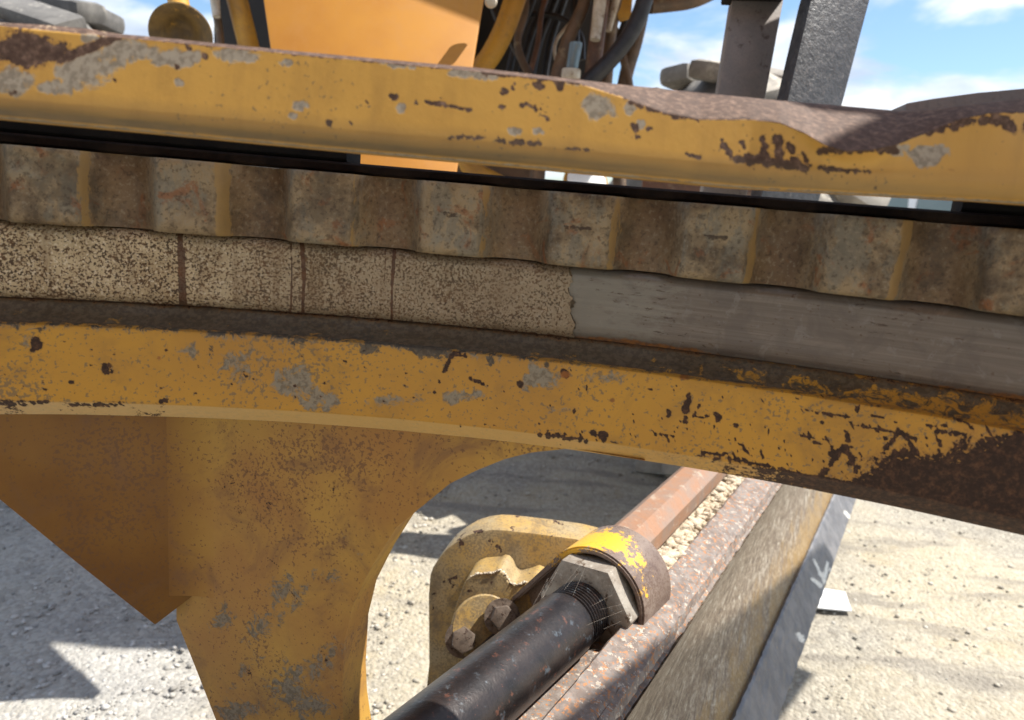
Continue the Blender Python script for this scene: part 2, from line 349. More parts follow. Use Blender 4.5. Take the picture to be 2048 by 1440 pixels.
def simple(name, c1, c2, scale=30, rough=.6, metal=0.0, c3=None, bs=.25, bd=.002, fine=300, vec=(1, 1, 1), rot=(0, 0, 0), spec=.5, c4=None, t3=(.56, .66), t4=(.58, .66)):
    m, t, b = material(name); p = t.mapping(t.pos(), vec, rot)
    n = t.noise(scale, 5, .68, p, .3); col = t.mix(t.step(n, .36, .64), c1, c2)
    if c3: col = t.mix(t.step(t.noise(scale * 1.7, 4, .72, t.mapping(p, loc=(7, 3, 1))), *t3), col, c3)
    if c4: col = t.mix(t.step(t.noise(scale * 2.9, 4, .72, t.mapping(p, loc=(2, 9, 4))), *t4), col, c4)
    f = t.noise(fine, 2, .65, p); col = t.mix(t.math('MULTIPLY', t.step(f, .5, .68), .3), col, tuple(x * .55 for x in c1))
    finish(t, b, col, rough, metal, t.bump(t.math('ADD', n, t.math('MULTIPLY', f, .4)), bs, bd), spec)
    return m
M['black'] = simple('black_nylon', (.008, .008, .009), (.014, .013, .012), 40, .8, fine=200, spec=.15)
M['grease'] = simple('black_grease', (.010, .007, .006), (.022, .014, .010), 60, .85, spec=.12)
M['rod'] = simple('rusty_black_rod', (.013, .010, .010), (.030, .022, .020), 30, .36, .3, c3=(.085, .10, .115), c4=(.10, .042, .028), bs=.3, t3=(.58, .70), t4=(.60, .66), vec=(1, 1, 1))
M['nut'] = simple('weathered_nut_steel', (.36, .325, .275), (.24, .20, .16), 40, .55, .2, c3=(.10, .065, .04), c4=(.46, .42, .36))
M['lug'] = worn('lug_steel', base=(.20, .15, .12), base2=(.14, .095, .075), seed=2.2, grime_shade=(.095, .06, .048), grime_amt=.9, speck=.58, spk_col=(.09, .05, .035), chip=.68, prim=(.52, .46, .36))
M['rustbar'] = simple('rusty_rail_steel', (.30, .155, .085), (.24, .17, .13), 22, .6, .1, c3=(.36, .28, .21), bs=.2)
M['rustplate'] = simple('rusty_plate', (.21, .18, .16), (.125, .092, .075), 55, .7, .05, c3=(.40, .35, .29), c4=(.34, .145, .05), bs=.5, t3=(.57, .63), t4=(.55, .60))
M['bolt'] = simple('bolt_steel', (.13, .10, .08), (.22, .175, .14), 90, .5, .4, c3=(.05, .025, .018))
M['dirt'] = simple('pale_dirt', (.60, .52, .40), (.48, .39, .28), 60, .95, c3=(.66, .60, .49), bs=.8, bd=.006, spec=.1)
M['post_brown'] = simple('brown_post_steel', (.20, .178, .165), (.25, .212, .19), 14, .6, .2, c3=(.10, .07, .06), bs=.3)
M['post_black'] = simple('rough_black_paint', (.030, .031, .034), (.06, .06, .064), 70, .42, .0, c3=(.13, .12, .115), bs=.35, bd=.006, fine=160)
M['horn'] = simple('grimy_horn_paint', (.19, .115, .03), (.10, .062, .022), 20, .5, c3=(.36, .20, .03), t3=(.58, .66))
M['rubber'] = simple('dusty_tyre_rubber', (.10, .095, .09), (.19, .18, .165), 6, .85, c3=(.28, .26, .23), bs=.3)
M['lug_rubber'] = simple('muddy_tyre_lug', (.36, .33, .28), (.22, .20, .175), 7, .9, c3=(.50, .46, .38), bs=.3)
M['hose'] = simple('black_rubber_hose', (.012, .012, .014), (.030, .028, .030), 30, .5)
M['hose_rust'] = simple('rusty_pipe', (.17, .075, .04), (.10, .055, .035), 14, .6, .1, c3=(.20, .13, .08))
M['hose_brown'] = simple('dusty_brown_hose', (.15, .09, .05), (.09, .06, .038), 14, .6, .0, c3=(.20, .15, .09))
M['fitting'] = simple('peeling_white_fitting', (.62, .57, .48), (.45, .38, .28), 25, .6, .1, c3=(.22, .14, .08))
M['dark'] = simple('grimy_dark_metal', (.010, .009, .009), (.022, .018, .016), 6, .7)
M['white'] = simple('white_paper', (.80, .80, .78), (.76, .76, .74), 12, .8, bs=.1)
M['white_paint'] = simple('white_car_paint', (.75, .76, .77), (.72, .73, .75), 2, .35, bs=.0)
M['glass'] = simple('tinted_glass', (.10, .15, .17), (.13, .18, .20), 1, .08, bs=.0, spec=.8)
def facemat():
    m, t, b = material('scoured_mouldboard_steel'); cb_ = t.new('ShaderNodeCombineXYZ'); t.l.new(t.attr('su'), cb_.inputs[0]); t.l.new(t.attr('tu'), cb_.inputs[1])
    p = t.mapping(cb_.outputs[0], rot=(0, 0, R_(-24)))
    s1 = t.noise(1.0, 7, .68, t.mapping(p, (26, 62, 1)), 1.0); s2 = t.noise(1.0, 5, .65, t.mapping(p, (110, 260, 1)))
    col = t.ramp(t.math('ADD', t.math('MULTIPLY', s1, .6), t.math('MULTIPLY', s2, .4)), [(.38, (.06, .043, .032)), (.47, (.155, .115, .082)), (.54, (.27, .222, .165)), (.62, (.50, .47, .41))])
    ym = t.math('MULTIPLY', t.step(t.math('ADD', t.attr('yel'), t.math('MULTIPLY', t.math('SUBTRACT', t.noise(1.0, 6, .7, t.mapping(p, (7, 34, 1))), .5), 1.3)), .42, .75), .8)
    col = t.mix(ym, col, t.mix(s2, (.16, .09, .03), (.40, .26, .085)))
    col = t.mix(t.math('MULTIPLY', t.step(t.noise(26, 6, .7, t.pos()), .50, .64), .5), col, (.15, .105, .075)); col = t.mix(t.math('MULTIPLY', t.step(t.noise(150, 4, .7, t.pos()), .56, .66), .4), col, (.40, .36, .30))
    finish(t, b, col, .5, .25, t.bump(t.math('ADD', s1, s2), .35, .002), .5)
    return m
M['face'] = facemat()
def edgemat():
    m, t, b = material('blue_grey_edge_steel'); p = t.mapping(t.pos(), rot=(R_(20), R_(-30), R_(75)))
    n = t.noise(20, 6, .62); col = t.mix(t.step(n, .38, .64), (.125, .125, .135), (.19, .185, .19))
    s = t.noise(1.0, 5, .65, t.mapping(p, (14, 260, 260)), .4)
    col = t.mix(t.math('MULTIPLY', t.step(s, .60, .68), t.step(t.noise(9, 4, .6), .50, .62)), col, (.40, .25, .12))
    wv = t.step(t.math('ADD', t.attr('chalk'), t.math('MULTIPLY', t.math('SUBTRACT', s, .5), 1.3)), .48, .58)
    col = t.mix(wv, col, (.72, .70, .64))
    finish(t, b, col, .5, .3, t.bump(t.math('ADD', n, t.noise(60, 5, .6)), .3, .006), .5)
    return m
M['edge'] = edgemat()
def groundmat():
    m, t, b = material('gravel_ground'); p = t.pos()
    a = t.noise(1.6, 6, .6, p); col = t.mix(t.step(a, .38, .64), (.41, .36, .265), (.30, .275, .23))
    v = t.voro(95, out='Color', vec=p); n2 = t.new('ShaderNodeRGBToBW'); t.l.new(v, n2.inputs[0])
    col = t.mix(t.math('MULTIPLY', t.step(n2.outputs[0], .35, .75), .55), col, (.52, .475, .385))
    col = t.mix(t.math('MULTIPLY', t.step(t.noise(38, 6, .7, p), .55, .68), .6), col, (.19, .165, .13))
    tr = t.noise(1.0, 5, .6, t.mapping(p, (1.6, 9, 1), rot=(0, 0, R_(32)))); col = t.mix(t.math('MULTIPLY', t.step(tr, .50, .66), .6), col, (.20, .18, .155))
    col = t.mix(t.math('MULTIPLY', t.step(t.noise(5, 5, .6, p), .56, .7), .4), col, (.42, .34, .21))
    sxy = t.new('ShaderNodeSeparateXYZ'); t.l.new(p, sxy.inputs[0]); lf = t.step(t.math('ADD', t.math('MULTIPLY', sxy.outputs[0], -1.0), t.math('MULTIPLY', t.noise(2.2, 5, .6, p), .9)), .75, 1.35)
    col = t.mix(t.math('MULTIPLY', lf, .65), col, t.mix(n2.outputs[0], (.29, .285, .275), (.52, .515, .50)))
    d = t.voro(95, vec=p); h = t.math('ADD', t.math('MULTIPLY', t.math('SUBTRACT', 1.0, d), .6), t.math('MULTIPLY', t.noise(30, 7, .7, p), 1.3))
    finish(t, b, col, .95, 0, t.bump(h, .75, .012), .15)
    return m
M['ground'] = groundmat()
def stonemat():
    m, t, b = material('gravel_stone'); p = t.pos()
    r = t.new('ShaderNodeAttribute', attribute_name='tone').outputs['Fac']
    col = t.ramp(r, [(0, (.22, .20, .17)), (.35, (.36, .33, .27)), (.7, (.48, .43, .35)), (1, (.66, .63, .56))])
    sxy = t.new('ShaderNodeSeparateXYZ'); t.l.new(p, sxy.inputs[0]); lf = t.step(t.math('MULTIPLY', sxy.outputs[0], -1.0), .3, .9)
    bw = t.new('ShaderNodeRGBToBW'); t.l.new(col, bw.inputs[0]); col = t.mix(t.math('MULTIPLY', lf, .8), col, bw.outputs[0])
    finish(t, b, t.mix(t.math('MULTIPLY', t.noise(160, 4, .6, p), .3), col, (.22, .20, .17)), .9, 0, None, .25)
    return m
M['stone'] = stonemat()

# ================================================================== GROUND
def build_ground():
    # near patch with gentle relief, then flat to the horizon, in one sheet
    xs = np.concatenate([[-2000, -300, -60, -15, -7], np.linspace(-4, 5, 120), [9, 18, 60, 300, 2000]])
    ys = np.concatenate([[-300, -60, -12, -5], np.linspace(-1.5, 7, 120), [12, 25, 80, 400, 2500]])
    X, Y = np.meshgrid(xs, ys, indexing='ij')
    Z = .012 * np.sin(X * 2.3 + 1) * np.cos(Y * 1.9) + .006 * np.sin(X * 6.1 + Y * 4.3)
    Z += np.where((np.abs(X) < 6) & (Y < 8) & (Y > -2), .004 * rng.standard_normal(X.shape), 0)
    Z -= .03
    me = grid_mesh('ground', np.stack([X, Y, Z], -1)); fix_normals(me)
    if me.polygons[0].normal.z < 0: me.flip_normals()
    o = link('ground', me, M['ground']); o['kind'] = 'structure'; o['label'] = 'pale compacted gravel yard under the machine'
build_ground()
def pebbles(name, n, mat, region, smin, smax, label, cat=None, zoff=-.03):
    bm = bmesh.new(); bmesh.ops.create_icosphere(bm, subdivisions=1, radius=1); bv = np.array([v.co[:] for v in bm.verts]); bf = np.array([[v.index for v in f.verts] for f in bm.faces]); bm.free()
    P = region(n); n = len(P); nv = len(bv)
    s = smin * (smax / smin) ** (rng.random(n) ** 2.6)
    sc = np.stack([s * (1 + .5 * rng.random(n)), s * (.8 + .4 * rng.random(n)), s * (.45 + .3 * rng.random(n))], -1)
    a = rng.random(n) * 6.283; ca, sa = np.cos(a), np.sin(a)
    jit = 1 + .22 * rng.standard_normal((n, nv, 1)).clip(-1.5, 1.5)
    L = bv[None] * jit * sc[:, None]
    V = np.stack([L[..., 0] * ca[:, None] - L[..., 1] * sa[:, None], L[..., 0] * sa[:, None] + L[..., 1] * ca[:, None], L[..., 2]], -1) + P[:, None]
    V[..., 2] += (s * .18)[:, None]
    F = (bf[None] + (np.arange(n) * nv)[:, None, None]).reshape(-1, 3)
    me = bpy.data.meshes.new(name); V = V.reshape(-1, 3)
    me.vertices.add(len(V)); me.vertices.foreach_set('co', V.astype(np.float32).ravel())
    me.loops.add(F.size); me.loops.foreach_set('vertex_index', F.astype(np.int32).ravel())
    me.polygons.add(len(F)); me.polygons.foreach_set('loop_start', np.arange(0, F.size, 3, dtype=np.int32)); me.polygons.foreach_set('loop_total', np.full(len(F), 3, np.int32))
    me.update(calc_edges=True)
    set_attr(me, 'tone', np.repeat(rng.random(n), nv))
    o = link(name, me, mat, smooth=False); tag(o, label, cat, kind='stuff'); return o
def gz(x, y): return .012 * np.sin(x * 2.3 + 1) * np.cos(y * 1.9) + .006 * np.sin(x * 6.1 + y * 4.3) - .03
def scatter(n):
    x = rng.uniform(-3.0, 3.2, n * 2); y = .7 + 5.2 * rng.random(n * 2) ** 1.5
    k = rng.random(n * 2) < np.where(x < -.2, 1.0, .25); x, y = x[k][:n], y[k][:n]
    return np.stack([x, y, gz(x, y)], -1)
pebbles('gravel', 48000, M['stone'], scatter, .0018, .0085, 'loose grey and tan gravel scattered over the yard', 'gravel')

# ================================================================== CIRCLE RING
CX, CY = -.0923, -.3726
RT, ROOT, RC, RE = .9019, .9300, .9244, .8999
ZT, ZB, ZC, ZD, ZE, ZF = .0057, -.0435, -.0981, -.1107, -.1661, -.1779
TH0, TP = .0643, 2 * math.pi / 63
TH = np.concatenate([np.linspace(-.45, .70, 760), np.linspace(.70, 2 * math.pi - .45, 90)[1:-1]])
def ringP(R, th, z): return np.stack([CX + R * np.sin(th), CY + R * np.cos(th), H + z + 0 * th], -1)
def densify(prof, step):
    out = []
    for (a, b) in zip(prof[:-1], prof[1:]):
        n = max(1, int(math.hypot(b[0] - a[0], b[1] - a[1]) / step)); out += [(a[0] + (b[0] - a[0]) * k / n, a[1] + (b[1] - a[1]) * k / n) for k in range(n)]
    return out + [prof[-1]]
def ring_part(name, face, back, mat, parent, th=TH, full=True, step=.0016, wob=0.0, ang=50):
    """face: visible (R,z) profile (densified), back: closing points"""
    prof = densify(face, step) + list(back)
    G = np.array([ringP(r, th, z) for r, z in prof]).transpose(1, 0, 2)
    if wob:
        for j in range(G.shape[1]):
            k = wob * (np.sin(th * 31 + j * .2) + np.sin(th * 77 + 1.3 + j * .13)) * .5
            G[:, j, 0] += k * np.sin(th); G[:, j, 1] += k * np.cos(th)
    me = grid_mesh(name, G, close_v=True, close_u=full)
    if not full:
        bm = bmesh.new(); bm.from_mesh(me); bm.verts.ensure_lookup_table(); n = len(prof)
        for i in (0, len(th) - 1): bm.faces.new([bm.verts[i * n + k] for k in range(n)])
        bm.to_mesh(me); bm.free()
    fix_normals(me)
    o = link(name, me, mat, parent); autosmooth(o, ang); return o
circle = thing('turning_circle', 'large worn yellow toothed turning circle spanning the whole picture', 'gear ring')
gear = ring_part('gear_ring', [(ROOT, ZT), (ROOT, ZB + .002), (ROOT + .002, ZB)], [(.99, ZB), (.99, ZT)], M['tooth'], circle, step=.006)
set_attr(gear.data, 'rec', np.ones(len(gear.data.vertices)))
seal = ring_part('grease_seal', [(.925, ZT + .0005), (.922, ZT + .002), (.922, ZT + .0065), (.925, ZT + .008)], [(.98, ZT + .008), (.98, ZT + .0005)], M['grease'], circle, step=.004)
# ---- tooth: plan outline (tangential s, depth inward r) with rounded crest and concave root
def tooth_mesh():
    fl = [(-.0449, -.0), (-.040, .0006), (-.034, .0035), (-.0285, .0095), (-.0245, .0180), (-.0215, .0240), (-.0175, .0272)]
    outl = fl + [(-.007, .0281), (.007, .0281)] + [(-a, b) for a, b in fl[::-1]]
    P = crom([(a, b, 0) for a, b in outl], 4)[:, :2]
    zs = [(ZT, .0012), (ZT - .0015, .0), (-.012, 0), (-.030, 0), (ZB + .004, .0002), (ZB + .001, .0018), (ZB - .0008, .0045), (ZB - .001, .012)]
    ns = 1
    ZZ = []
    for (a, b) in zip(zs[:-1], zs[1:]):
        k = max(1, int(abs(b[0] - a[0]) / .0025)); ZZ += [(a[0] + (b[0] - a[0]) * i / k, a[1] + (b[1] - a[1]) * i / k) for i in range(k)]
    ZZ.append(zs[-1])
    G = np.zeros((len(P), len(ZZ), 3))
    for i, (s, r) in enumerate(P):
        for j, (z, ins) in enumerate(ZZ):
            rr = ROOT - max(0.0, r - ins * (r / .0281)) + .0004
            ang = s / RT
            G[i, j] = (rr * math.sin(ang), rr * math.cos(ang), z)
    me = grid_mesh('tooth', G)
    bm = bmesh.new(); bm.from_mesh(me); bm.verts.ensure_lookup_table(); nj = len(ZZ)
    for j in (0, nj - 1):
        ring_ = [bm.verts[i * nj + j] for i in range(len(P))]; f = bm.faces.new(ring_)
    bmesh.ops.recalc_face_normals(bm, faces=bm.faces); bm.to_mesh(me); bm.free(); me.materials.append(M['tooth'])
    return me, G
tm, TG = tooth_mesh()
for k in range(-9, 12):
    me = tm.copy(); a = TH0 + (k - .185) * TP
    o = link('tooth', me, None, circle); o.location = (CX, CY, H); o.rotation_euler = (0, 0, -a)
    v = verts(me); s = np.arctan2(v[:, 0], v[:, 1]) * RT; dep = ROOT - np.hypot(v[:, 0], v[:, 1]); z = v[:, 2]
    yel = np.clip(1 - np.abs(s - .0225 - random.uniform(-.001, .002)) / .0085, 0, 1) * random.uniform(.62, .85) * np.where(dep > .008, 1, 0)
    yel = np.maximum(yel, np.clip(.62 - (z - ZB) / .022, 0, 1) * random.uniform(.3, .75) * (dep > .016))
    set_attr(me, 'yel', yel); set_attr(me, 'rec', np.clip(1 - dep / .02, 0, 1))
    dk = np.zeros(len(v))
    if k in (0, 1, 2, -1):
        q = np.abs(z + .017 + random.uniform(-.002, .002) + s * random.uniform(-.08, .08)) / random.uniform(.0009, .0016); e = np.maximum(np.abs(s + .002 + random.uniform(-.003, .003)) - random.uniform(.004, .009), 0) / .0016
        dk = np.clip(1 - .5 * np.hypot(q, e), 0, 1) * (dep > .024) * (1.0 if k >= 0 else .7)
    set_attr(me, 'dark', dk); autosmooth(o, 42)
# ---- wear bands
thpx = lambda x: float(np.interp(x, PXT[:, 0], TH[:760]))
PXT = proj(ringP(RC, TH[:760], (ZB + ZC) / 2))
TS = thpx(1143)
bf = [(RC + .014, ZB - .0015), (RC + .006, ZB - .002), (RC + .002, ZB - .0045), (RC, ZB - .008), (RC, ZC + .010), (RC + .001, ZC + .004), (RC + .004, ZC)]
thl = np.concatenate([np.linspace(-.45, TS, 460)]); thr = np.concatenate([np.linspace(TS - .008, .70, 380), np.linspace(.70, 2 * math.pi - .45, 90)[1:]])
b1 = ring_part('wear_band', bf, [(.98, ZC), (.98, ZB - .0015)], M['pitted'], circle, th=thl, full=False)
b2 = ring_part('wear_band', [(r + .0022, z) for r, z in bf], [(.982, ZC), (.982, ZB - .0015)], M['polished'], circle, th=thr, full=False)
b1['label'] = 'pitted cream and brown worn band'; b2['label'] = 'smooth rubbed grey steel band'
# ragged end of the pitted layer
v = verts(b1.data); th_ = np.arctan2(v[:, 0] - CX, v[:, 1] - CY); near = np.clip(1 - (TS - th_) / .004, 0, 1)
jg = (.0014 * np.sin(v[:, 2] * 410 + .7) + .0008 * np.sin(v[:, 2] * 1730) + .0007 * np.sin(v[:, 2] * 4100 + 1) + .006 * ((H - v[:, 2]) - .07) / .03) * near
v[:, 0] += jg * np.cos(th_); v[:, 1] -= jg * np.sin(th_); b1.data.vertices.foreach_set('co', v.astype(np.float32).ravel()); b1.data.update()
q = proj(v)
set_attr(b1.data, 'pit', np.interp(q[:, 0], [0, 350, 620, 800, 1000, 1100, 1145], [.50, .52, .55, .53, .50, .36, .05]))
set_attr(b1.data, 'tint', np.interp(q[:, 0], [0, 350, 500, 700, 1150], [0, .05, .45, .75, .9]))
rel = v[:, 2] - H
ru = union(seg(q, 360, 462, 364, 612, 6), seg(q, 366, 500, 370, 618, 4), seg(q, 582, 484, 584, 560, 1.6), seg(q, 584, 560, 581, 628, 2.2) * .9, seg(q, 604, 486, 608, 560, 4.5), seg(q, 608, 560, 605, 632, 3.2), seg(q, 771, 500, 766, 600, 1.4), seg(q, 789, 500, 784, 570, 3.6), seg(q, 784, 570, 783, 650, 2.4), seg(q, 600, 640, 800, 655, 2))
ru = union(ru, np.clip(.55 - (rel - ZC) / .010, 0, 1), np.clip(.55 - (ZB - .001 - rel) / .004, 0, 1))
set_attr(b1.data, 'rust', ru)
v = verts(b2.data); q = proj(v); rel = v[:, 2] - H
set_attr(b2.data, 'pit', np.interp(q[:, 0], [1140, 1300, 1420, 1600], [.75, .62, .35, .1]))
set_attr(b2.data, 'orange', np.clip(.85 - (rel - ZC) / .011, 0, 1) * np.interp(q[:, 0], [1140, 1300, 1450, 1600, 1800, 1950, 2048], [.75, .95, .55, .35, .55, .75, .9]))
# ---- ledge and flange
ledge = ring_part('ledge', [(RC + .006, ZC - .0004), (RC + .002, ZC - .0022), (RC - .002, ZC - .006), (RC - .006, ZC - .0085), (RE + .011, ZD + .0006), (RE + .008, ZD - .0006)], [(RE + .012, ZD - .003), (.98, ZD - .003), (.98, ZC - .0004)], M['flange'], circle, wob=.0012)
v = verts(ledge.data); q = proj(v); rel = v[:, 2] - H
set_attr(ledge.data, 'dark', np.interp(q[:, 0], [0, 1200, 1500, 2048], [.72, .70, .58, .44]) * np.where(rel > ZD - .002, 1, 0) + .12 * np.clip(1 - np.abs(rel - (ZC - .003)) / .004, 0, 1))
set_attr(ledge.data, 'rust', .45 * np.clip(1 - np.abs(rel - (ZC - .001)) / .004, 0, 1))
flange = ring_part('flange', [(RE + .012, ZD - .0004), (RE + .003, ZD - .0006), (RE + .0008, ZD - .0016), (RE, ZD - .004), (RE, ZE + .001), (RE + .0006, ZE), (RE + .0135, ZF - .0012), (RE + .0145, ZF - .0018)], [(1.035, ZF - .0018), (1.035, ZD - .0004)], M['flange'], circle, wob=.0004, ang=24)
v = verts(flange.data); q = proj(v); rel = v[:, 2] - H
onf = (rel > ZE - .0005)
RUST = [(216, 738, 15, 9), (141, 764, 7, 5), (93, 778, 6, 4), (70, 690, 10, 14), (878, 765, 5, 4), (848, 776, 4, 4), (1340, 828, 7, 6), (1415, 832, 5, 6), (1436, 836, 8, 6), (1470, 852, 6, 5), (1362, 858, 4, 3), (1570, 880, 7, 4), (1642, 844, 4, 6), (1715, 815, 6, 9), (1042, 770, 6, 6), (1148, 820, 4, 4), (690, 722, 5, 4), (1130, 748, 9, 7)]
ru = ragged(q, RUST)
ST = [(318, 806, 340, 800, 6), (0, 806, 48, 808, 6), (60, 806, 95, 804, 5), (140, 810, 245, 808, 5.5), (888, 744, 906, 706, 5), (906, 706, 936, 712, 5), (940, 756, 972, 772, 4), (1378, 788, 1368, 850, 8), (1386, 834, 1400, 810, 2.5), (1080, 868, 1172, 880, 6), (1185, 864, 1192, 876, 6), (1205, 862, 1212, 880, 9), (1306, 866, 1352, 874, 4), (1468, 882, 1482, 892, 4), (1484, 890, 1500, 912, 4), (1400, 902, 1600, 946, 2.5), (1650, 872, 1672, 906, 3), (1638, 958, 1676, 908, 6), (1688, 888, 1714, 946, 7), (1690, 898, 1660, 910, 5), (1800, 858, 1770, 900, 4), (1796, 856, 1836, 906, 3), (1786, 912, 1836, 905, 7), (1870, 870, 1885, 896, 3), (1620, 868, 1616, 878, 3), (1690, 860, 1696, 880, 5), (1700, 848, 1830, 870, 1.2), (1600, 820, 1700, 834, .9), (1850, 852, 1900, 850, 3), (1870, 862, 1930, 868, 5), (1960, 880, 2048, 870, 4), (1945, 900, 2048, 872, 5), (1905, 838, 1940, 850, 4)]
ru = union(ru, ragged(q, ST, True))
SCR = []
for i in range(150):      # knocks and scratches, thicker towards the right
    x = 1000 + 1080 * random.random() ** .55; f_ = random.random(); y = np.interp(x, [1000, 1400, 1738, 2048], [705, 750, 800, 862]) + f_ ** .8 * np.interp(x, [1000, 2048], [150, 185])
    L = random.uniform(2, 16) * (1 if random.random() < .8 else 2.2); an = R_(random.choice((random.gauss(8, 12), random.gauss(62, 18), random.gauss(115, 18))))
    SCR.append((x, y, x + L * math.cos(an), y + L * math.sin(an), random.uniform(.7, 1.9)))
for a_ in SCR:
    m_ = (np.abs(q[:, 0] - a_[0]) < 50) & (np.abs(q[:, 1] - a_[1]) < 50); ru[m_] = np.maximum(ru[m_], seg(q[m_], *a_) * .92)
for i in range(70):
    x = 1000 * random.random(); y = np.interp(x, [0, 1000], [665, 735]) + random.random() * 125; r_1 = random.uniform(1.2, 4)
    m_ = (np.abs(q[:, 0] - x) < 14) & (np.abs(q[:, 1] - y) < 14); ru[m_] = np.maximum(ru[m_], blob(q[m_], x, y, r_1, r_1 * .8) * .9)
big = below(q, [(0, 2000), (1560, 1100), (1620, 985), (1700, 968), (1770, 925), (1830, 915), (1900, 912), (1960, 895), (2048, 875), (2200, 850)], 62) * .9
ru = union(ru, big)
cham = (rel < ZE + .0012)
ru = np.where(cham, np.maximum(ru * .9, np.interp(q[:, 0], [0, 50, 60, 230, 330, 345, 1000, 1350, 1550, 1700, 2048], [.42, .45, .30, .40, .42, .08, .10, .30, .52, .72, .85])), ru)
set_attr(flange.data, 'rust', ru + np.interp(q[:, 0], [0, 1300, 1700, 2048], [0, .02, .07, .12]))
topd = np.clip(1 - (ZD - rel) / .016, 0, 1)
pr = topd * np.interp(q[:, 0], [0, 250, 500, 900, 1100, 1400, 1600, 2048], [.54, .55, .53, .60, .44, .38, .26, .15])
pr = union(pr, ragged(q, [(588, 765, 36, 30), (640, 800, 46, 20), (1085, 755, 42, 22)]) * .72, *[blob(q, *a) * k for a, k in (((588, 765, 34, 26), .7), ((640, 800, 46, 20), .62), ((470, 720, 70, 34), .62), ((380, 700, 40, 26), .68), ((480, 765, 70, 24), .52), ((770, 800, 40, 14), .66), ((910, 796, 40, 16), .72), ((960, 790, 22, 12), .7), ((1085, 755, 42, 22), .74), ((1210, 755, 60, 16), .66), ((830, 800, 30, 14), .6), ((1120, 820, 40, 10), .6), ((560, 700, 20, 22), .55), ((1520, 825, 12, 8), .65), ((60, 680, 30, 30), .55))])
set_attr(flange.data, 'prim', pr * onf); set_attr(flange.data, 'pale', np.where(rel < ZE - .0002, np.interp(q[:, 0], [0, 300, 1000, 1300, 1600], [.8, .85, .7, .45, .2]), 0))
dk = union(*[blob(q, *a) * k for a, k in (((740, 700, 26, 10), .9), ((860, 698, 50, 20), .86), ((905, 708, 30, 12), .8), ((980, 720, 10, 14), .8), ((80, 660, 12, 20), .6), ((35, 655, 8, 14), .62), ((420, 700, 12, 18), .72), ((300, 660, 40, 10), .6), ((600, 680, 22, 12), .7), ((1093, 730, 7, 10), .8), ((1050, 718, 8, 8), .6))])
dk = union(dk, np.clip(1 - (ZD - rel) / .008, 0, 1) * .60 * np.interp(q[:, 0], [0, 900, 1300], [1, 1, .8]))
dk = union(dk, seg(q, 1040, 868, 1500, 940, 2) * .7 * (np.abs(rel - ZE) < .003), seg(q, 1500, 938, 1640, 962, 5) * .8)
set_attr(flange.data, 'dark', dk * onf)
set_attr(flange.data, 'orange', union(blob(q, 1130, 750, 13, 9), blob(q, 1368, 755, 14, 8), blob(q, 1225, 800, 8, 6), blob(q, 318, 716, 7, 5), blob(q, 945, 690, 24, 6)) * .85 * onf)

# ---- arm web and gusset welded under the flange
WN = np.array([-math.sin(R_(15)), -math.cos(R_(15)), 0.0]); WP = ringP(RE + .035, np.array([.02]), ZF)[0]
def Wpl(px, py, P0, N):
    r = ray(px, py); return CAM + r * (((P0 - CAM) @ N) / (r @ N))
RY = np.array([840, 880, 898, 905, 918, 940, 967, 1000, 1055, 1133, 1207, 1280, 1383, 1440, 1560, 1700, 1900])
RX = np.array([1300, 1200, 1130, 1062, 1010, 955, 900, 860, 792, 743, 706, 689, 684, 687, 705, 740, 800])
LYX = lambda y: np.interp(y, [840, 1100, 1240, 1340, 1440, 1560, 1900], [352, 352, 353, 393, 432, 470, 580])
ys = np.concatenate([np.linspace(838, 1000, 70), np.linspace(1000, 1480, 150)[1:], np.linspace(1480, 1900, 30)[1:]])
G = []
for y in ys:
    xr = float(np.interp(y, RY, RX)); xl = float(LYX(y))
    G.append([Wpl(x, y, WP, WN) for x in xl + (xr - xl) * np.linspace(0, 1, 150)])
G = np.array(G); top = H + ZF
zt = G[0, :, 2].min(); G[:, :, 2] = np.where(G[:, :, 2] > top, top, G[:, :, 2])
T_ = -WN * .045
F_ = np.concatenate([G, (G + T_)[:, ::-1]], 1)
me = grid_mesh('arm_web', F_, close_v=True)
bm = bmesh.new(); bm.from_mesh(me); bmesh.ops.remove_doubles(bm, verts=bm.verts, dist=1e-6); bmesh.ops.recalc_face_normals(bm, faces=bm.faces); bm.to_mesh(me); bm.free()
web = autosmooth(link('arm_web', me, M['web'], circle), 40)
v = verts(me); q = proj(v)
pr = union(*[blob(q, *a) * k for a, k in (((560, 1185, 48, 26, -45), .72), ((445, 1235, 22, 34, 20), .78), ((520, 1250, 30, 60, 40), .62), ((580, 1370, 40, 60, 35), .74), ((470, 1420, 40, 40), .7), ((665, 1150, 26, 20), .58), ((640, 1330, 60, 30, -50), .66), ((620, 1410, 60, 40), .66), ((720, 1110, 12, 9), .6), ((690, 1075, 8, 8), .55), ((500, 1330, 20, 60, 40), .6), ((590, 1200, 80, 18, -50), .62))])
set_attr(me, 'prim', pr)
ru = union(*[blob(q, *a) * k for a, k in (((500, 1345, 12, 10), .66), ((385, 1345, 20, 60), .44), ((420, 1430, 26, 50), .46), ((650, 1330, 26, 60), .40), ((560, 1000, 200, 80), .34), ((470, 960, 90, 60), .37), ((720, 1205, 12, 30), .5))])
ru = union(ru, *[seg(q, *a) * .78 for a in ((535, 1115, 560, 1135, 1.2), (575, 1175, 600, 1205, 1.2), (595, 1185, 618, 1215, 1.0), (400, 925, 412, 900, 1.2), (612, 852, 612, 868, 1.5))])
ru = union(ru, np.clip(1 - np.linalg.norm(q[:, None] - np.stack([RX[5:14], RY[5:14]], -1)[None], axis=2).min(1) / 12, 0, 1) * .35)
set_attr(me, 'rust', ru)
